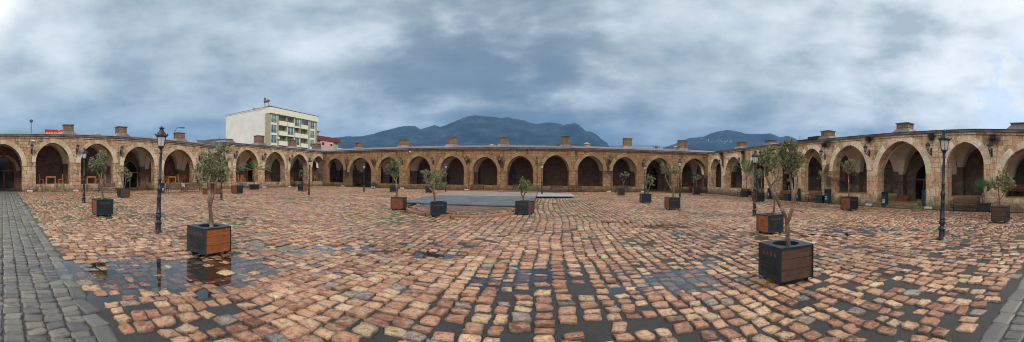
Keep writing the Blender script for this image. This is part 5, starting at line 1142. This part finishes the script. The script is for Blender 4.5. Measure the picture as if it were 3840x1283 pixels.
# ------------------------------------------------------------------ benches, bins, tables
def bench(W, x0, x1, yb, label, mat='wood_bench', depth=.5, gap=None):
    g0, g1 = ground(x0, yb), ground(x1, yb); a, b = sorted(((g0 - W.O).dot(W.t), (g1 - W.O).dot(W.t))); 
    d = ((g0 + g1) / 2 - W.O).dot(W.n); d = min(d, -.62); 
    def sat(x): q = ray(x, yb); P = W.O + W.n * d; t = (P - EV).dot(W.n) / q.dot(W.n); return (EV + q * t - W.O).dot(W.t)
    a, b = sorted((sat(x0), sat(x1))); wd = min(max(b - a, 1.4), 2.1); c = (a + b) / 2; p = W.world(c, d, 0); p.z = float(gz(p.x)) + .015
    R = thing('park_bench', label, 'bench', p, W.rz, 'benches along the wings'); h = wd / 2; wood = M[mat]
    m = MB()
    for k in range(5): m.box(-h + .05, .02 + k * .09, .42, h - .05, .09 + k * .09, .45)
    m.build('seat', wood, R); m = MB()
    for k in range(5):
        z = .52 + k * .085; y = .47 + k * .022; m.box(-h + .05, y, z, h - .05, y + .025, z + .065)
    m.build('backrest', wood, R)
    for s in (-1, 1):
        x = s * (h - .06); m = MB(); m.tube([(x, .0, 0), (x, .06, .2), (x, .02, .42), (x, -.02, .55), (x, .08, .64), (x, .3, .62), (x, .48, .66)], .024, 6); m.tube([(x, .56, 0), (x, .44, .2), (x, .46, .42), (x, .58, .92)], .026, 6); m.beam((x, .02, .40), (x, .48, .40), .04, .05); m.beam((x, .05, .18), (x, .48, .18), .03, .03); m.build('bench_end', M['iron'], R)
bench(WL, 373, 440, 724, 'brown bench behind the planted olive near the left doorway', 'wood_brown')
bench(WL, 630, 690, 724, 'left of the two dark benches by the table bay of the left wing', 'wood_brown'); bench(WL, 702, 759, 721, 'right of the two dark benches by the table bay of the left wing', 'wood_brown')
bench(WB, 1763, 1813, 719, 'red brown bench against the back wing behind the left half of the stage', 'wood_bench_red'); bench(WB, 1921, 1968, 721, 'red brown bench behind the short leafy olive', 'wood_bench_red')
bench(WB, 2063, 2114, 722, 'red brown bench right of the lamp beside the pale sheet', 'wood_bench_red'); bench(WB, 2132, 2182, 722, 'red brown bench against the pillar right of the one beside the lamp', 'wood_bench_red')
bench(WB, 2309, 2358, 724, 'red brown bench behind the flat topped olive', 'wood_bench_red'); bench(WB, 2589, 2631, 722, 'red brown bench in the right end of the back wing behind the round olive', 'wood_bench_red')
bench(WR, 2764, 2800, 732, 'small dark bench in the right corner next to the palm pot', 'wood_brown'); bench(WR, 2909, 2950, 744, 'brown bench behind the largest olive tree', 'wood_bench')
bench(WR, 3017, 3066, 750, 'brown bench left of the slender palm before the right wing', 'wood_bench'); bench(WR, 3562, 3667, 791, 'slatted bench with black iron ends right of the big lamp post', 'wood_bench')
def litter_bin(W, x0, x1, y0, y1, label, panel=True):
    xc = (x0 + x1) / 2; p = before_wall(xc, y1, W, .42); r = math.hypot(p.x, p.y); p.z += .01
    wd = max(.34, min(.62, (x1 - x0) / F * r * .72)) / 2; h = (y1 - y0) / F * r
    R = thing('litter_bin', label, 'bin', p, W.rz, 'litter bins along the wings'); m = MB(); m.box(-wd, -wd * .8, .02, wd, wd * .8, h * .74); m.box(-wd, -wd * .8, h * .74, -wd + .03, wd * .8, h - .03); m.box(wd - .03, -wd * .8, h * .74, wd, wd * .8, h - .03); m.build('body', M['bin_blue'], R)
    m = MB(); m.box(-wd - .01, -wd * .8 - .01, h - .03, wd + .01, wd * .8 + .01, h); m.build('lid', M['bin_blue'], R); m = MB(); m.box(-wd + .04, -wd * .6, h * .72, wd - .04, wd * .7, h * .96); m.build('liner', M['dark'], R)
    m = MB()
    for k in range(4):
        x = (k - 1.5) * wd * .28; m.box(x - wd * .09, -wd * .8 - .008, h * .42, x + wd * .09, -wd * .8 - .002, h * .50)
    for k in range(2): m.box(-wd * .5, -wd * .8 - .008, h * (.34 - k * .06), wd * .5, -wd * .8 - .002, h * (.37 - k * .06))
    m.build('emblem', M['white'], R, uv=False)
litter_bin(WL, 603, 614, 686, 725, 'narrow blue bin with white emblem left of the table bay of the left wing')
litter_bin(WR, 2880, 2890, 702, 742, 'blue grey bin partly behind the left crown of the largest olive'); litter_bin(WR, 2982, 3003, 706, 753, 'blue grey bin just right of the largest olive trunk')
litter_bin(WR, 3090, 3117, 705, 757, 'blue grey bin with white emblem against a pillar beside the slender palm'); litter_bin(WR, 3304, 3332, 700, 757, 'tall blue grey bin at the left side of the large doorway arch')
s_, _ = WR.px(3466, 770); p = WR.world(s_, -.15, 0); p.z = float(gz(p.x)); o = thing('notice_stand', 'narrow blue standing board leaning at the right pillar of the doorway arch', 'stand', p, WR.rz); m = MB(); m.box(-.14, 0, .02, .14, .04, 1.35); m.build('board', M['bin_blue'], o); m = MB(); m.box(-.2, -.1, 0, .2, .12, .03); m.build('foot', M['iron'], o)

def chair(W, s, d, z, rz, label, mat='wood_chair'):
    R = thing('wooden_chair', label, 'chair', W.world(s, d, z), W.rz + rz, 'wooden chairs in the galleries'); w_ = M[mat]
    m = MB(); m.box(-.21, -.21, .43, .21, .21, .47); m.build('seat', w_, R)
    m = MB(); m.box(-.21, .17, .47, -.17, .21, .98); m.box(.17, .17, .47, .21, .21, .98)
    for k in range(4): m.box(-.17, .18, .56 + k * .11, .17, .20, .62 + k * .11)
    m.build('backrest', w_, R)
    for sx in (-1, 1):
        for sy in (-1, 1): m = MB(); m.box(sx * .19 - .02, sy * .19 - .02, 0, sx * .19 + .02, sy * .19 + .02, .43); m.build('leg', w_, R)
def table(W, s, d, z, label, wd=.5, mat='wood_chair'):
    R = thing('wooden_table', label, 'table', W.world(s, d, z), W.rz, 'wooden tables in the galleries'); m = MB(); m.box(-wd, -.38, .72, wd, .38, .76); m.box(-wd + .04, -.34, .64, wd - .04, .34, .718); m.build('table_top', M[mat], R)
    for sx in (-1, 1):
        for sy in (-1, 1): m = MB(); m.box(sx * (wd - .06) - .035, sy * .32 - .035, 0, sx * (wd - .06) + .035, sy * .32 + .035, .638); m.build('leg', M[mat], R)
FL = .862
def ss(x, d=1.7): return WL.px(x, 680, d)[0]
table(WL, ss(189), 1.6, FL, 'orange wooden table in the second bay from the left'); chair(WL, ss(153), 1.6, FL, -PI / 2 + .1 + PI, 'chair left of the table in the second bay from the left'); chair(WL, ss(227), 1.6, FL, -PI / 2 - .1, 'chair right of the table in the second bay from the left'); chair(WL, ss(247), 2.6, FL, .6, 'dark chair at the right rear of the second bay from the left', 'wood_dark')
table(WL, ss(340), 1.6, FL, 'orange wooden table behind the rounded olive in the third bay'); chair(WL, ss(310), 1.6, FL, PI / 2, 'chair left of the table behind the rounded olive'); chair(WL, ss(322), 2.4, FL, PI / 2, 'rear chair left of the table behind the rounded olive'); chair(WL, ss(387), 1.6, FL, -PI / 2, 'chair right of the table behind the rounded olive'); chair(WL, ss(372), 2.3, FL, -PI / 2, 'rear chair right of the table behind the rounded olive')
table(WL, ss(636), 1.4, FL, 'orange wooden table in the bay behind the two dark benches'); chair(WL, ss(618), 1.6, FL, PI / 2, 'chair left of the table in the bay behind the two dark benches'); chair(WL, ss(660), 1.6, FL, -PI / 2, 'chair right of the table behind the two dark benches'); chair(WL, ss(690), 2.0, FL, PI / 2, 'dark red chair at the right of the bay behind the two dark benches', 'wood_red'); chair(WL, ss(705), 2.2, FL, -.1, 'second dark red chair beside the right pillar of the table bay', 'wood_red')
chair(WL, ss(893), 1.6, FL, PI / 2, 'chair left in the bay behind the feathery palm'); chair(WL, ss(910), 1.6, FL, .1, 'chair facing out in the bay behind the feathery palm'); chair(WL, ss(937), 2.0, FL, .3, 'dark chair right in the bay behind the feathery palm', 'wood_dark')
chair(WL, ss(998), 1.5, FL, PI / 2, 'chair left of the arched door in the bay right of the palm', 'wood_red'); chair(WL, ss(1120), 2.2, FL, .2, 'dark chair in the shaded bay behind the corner olive', 'wood_dark'); chair(WL, ss(1178), 1.3, FL, 0, 'orange chair in the last bay of the left wing')
# wooden steps and plaque by the left doorway, and by the right doorway
def block(W, x, d, z, label, sc_=1.0):
    s, _ = W.px(x, 700, d); R = thing('wooden_steps', label, 'steps', W.world(s, d, z), W.rz); m = MB(); m.box(-.5 * sc_, -.25, 0, .5 * sc_, .25, .22); m.build('lower_step', M['wood_red'], R); m = MB(); m.box(-.1 * sc_, .0, .22, .5 * sc_, .3, .44); m.build('upper_step', M['wood_red'], R)
block(WL, 530, 3.2, .15, 'red brown wooden steps inside the left doorway bay'); block(WR, 3385, 2.6, .15, 'red brown wooden steps inside the large doorway arch of the right wing', 1.2)
s_, z_ = WL.px(533, 654, 3.85); o = thing('wooden_plaque', 'brown wooden plaque on the inner wall of the left doorway bay', 'plaque', WL.world(s_, 3.86, z_), WL.rz); m = MB(); m.box(-.42, -.02, -.26, .42, .02, .26); m.build('board', M['wood_red'], o); m = MB(); m.box(-.46, -.035, -.30, .46, -.002, -.26); m.box(-.46, -.035, .26, .46, -.002, .30); m.build('frame', M['wood_brown'], o)
s_, z_ = WR.px(3160, 661, 3.0); o = thing('red_box', 'narrow red fire equipment box in the gallery behind the lollipop olive', 'box', WR.world(s_, 3.3, z_), WR.rz); m = MB(); m.box(-.14, -.1, -.5, .14, .1, .5); m.build('body', M['red'], o); m = MB(); m.box(-.16, -.12, .44, .16, .12, .54); m.build('lid', M['red'], o)
# low wooden crate planter with black pot between the left lamps
g = ground(794, 729); p = Vector((g.x, g.y, float(gz(g.x)) + .01)); o = thing('wooden_crate', 'low wide wooden crate seat behind the large left olive', 'crate', p, WL.rz); m = MB(); wd = 64 / F * g.length / 2
for k in range(9): m.box(-wd + k * wd * 2 / 9, -.35, 0, -wd + (k + .92) * wd * 2 / 9, .35, .46)
m.build('boards', M['wood_red'], o); m = MB(); m.box(-wd - .03, -.38, .462, wd + .03, .38, .51); m.build('rim', M['wood_brown'], o)
p2 = p + Vector((0, 0, .512)); o = thing('plant_pot', 'small black pot standing on the low wooden crate', 'pot', p2, WL.rz, 'square plant pots'); m = MB(); m.lathe([(.22, 0), (.30, .42), (.33, .43), (.33, .48)], 16); m.build('body', M['pot'], o); m = MB(); m.lathe([(.28, .44), (.05, .49)], 12); m.build('soil', M['soil'], o)
# bench inside the last right bay, small shrubs at pillar feet
s_, _ = WR.px(3828, 720, 3.3); o = thing('gallery_bench', 'red brown bench inside the last bay at the far right', 'bench', WR.world(s_, 3.2, .70), WR.rz); m = MB(); m.box(-.9, -.25, .40, .9, .2, .45); m.build('seat', M['wood_red'], o); m = MB(); m.box(-.9, .2, .5, .9, .24, .9); m.build('backrest', M['wood_red'], o)
for sx in (-.8, .8): m = MB(); m.box(sx - .04, -.22, 0, sx + .04, .22, .40); m.build('leg', M['iron'], o)
def shrub(x, y, rx, ry, n, label, mat='olive_leaf_yellow', W=WR):
    g = ground(x, y); s = (g - W.O).dot(W.t); d = min((g - W.O).dot(W.n), -.2); p = W.world(s, d, 0); p.z = float(gz(p.x)); r = math.hypot(p.x, p.y); R = thing('shrub', label, 'shrub', p, 0, 'weeds and shrubs at the wall feet')
    a = rx / F * r; h = ry / F * r; ph = RNG.uniform(0, 2 * PI, n); q = RNG.uniform(0, 1, n) ** .6; hh = RNG.uniform(0, 1, n); C = np.stack([np.cos(ph) * q * a * (1 - .4 * hh), np.sin(ph) * q * a * .6 * (1 - .4 * hh), hh * h], -1); Nn = np.stack([np.cos(ph) * .6, np.sin(ph) * .6, np.full(n, .8)], -1)
    leaves('foliage', C, Nn, .12, .03, M[mat], R); m = MB()
    for k in range(5): t = k * 1.3; m.tube([(0, 0, 0), (math.cos(t) * a * .5, math.sin(t) * a * .3, h * .7)], [.012, .005], 4)
    m.build('stem', M['bark'], R)
shrub(3268, 752, 20, 34, 420, 'grassy shrub at the pillar foot left of the large doorway arch'); shrub(3294, 755, 9, 22, 160, 'small green shrub beside the tall bin', 'palm_leaf'); shrub(3502, 776, 17, 30, 320, 'thin weeds at the pillar foot behind the big right lamp')
shrub(2000, 722, 13, 16, 260, 'dark green weeds at the pillar foot behind the mound planter', 'fan_leaf', WB); shrub(1400, 709, 7, 10, 90, 'dark weeds at the pillar foot right of the left back doorway', 'fan_leaf', WB)

# ------------------------------------------------------------------ haze
m = MB(); m.box(-4300, -4300, -1.5, 4300, 4300, 620)
hz = m.build('haze', None, None, uv=False); tag(hz, kind='stuff', label='thin blue haze in the air')
hm = bpy.data.materials.new('haze_air'); hm.use_nodes = True; nt = hm.node_tree; nt.nodes.remove(nt.nodes['Principled BSDF']); pv = nt.nodes.new('ShaderNodeVolumePrincipled')
pv.inputs['Color'].default_value = (.18, .47, .95, 1); pv.inputs['Density'].default_value = 1.05e-4; pv.inputs['Anisotropy'].default_value = 0.0
nt.links.new(pv.outputs[0], nt.nodes['Material Output'].inputs['Volume']); hz.data.materials.append(hm)
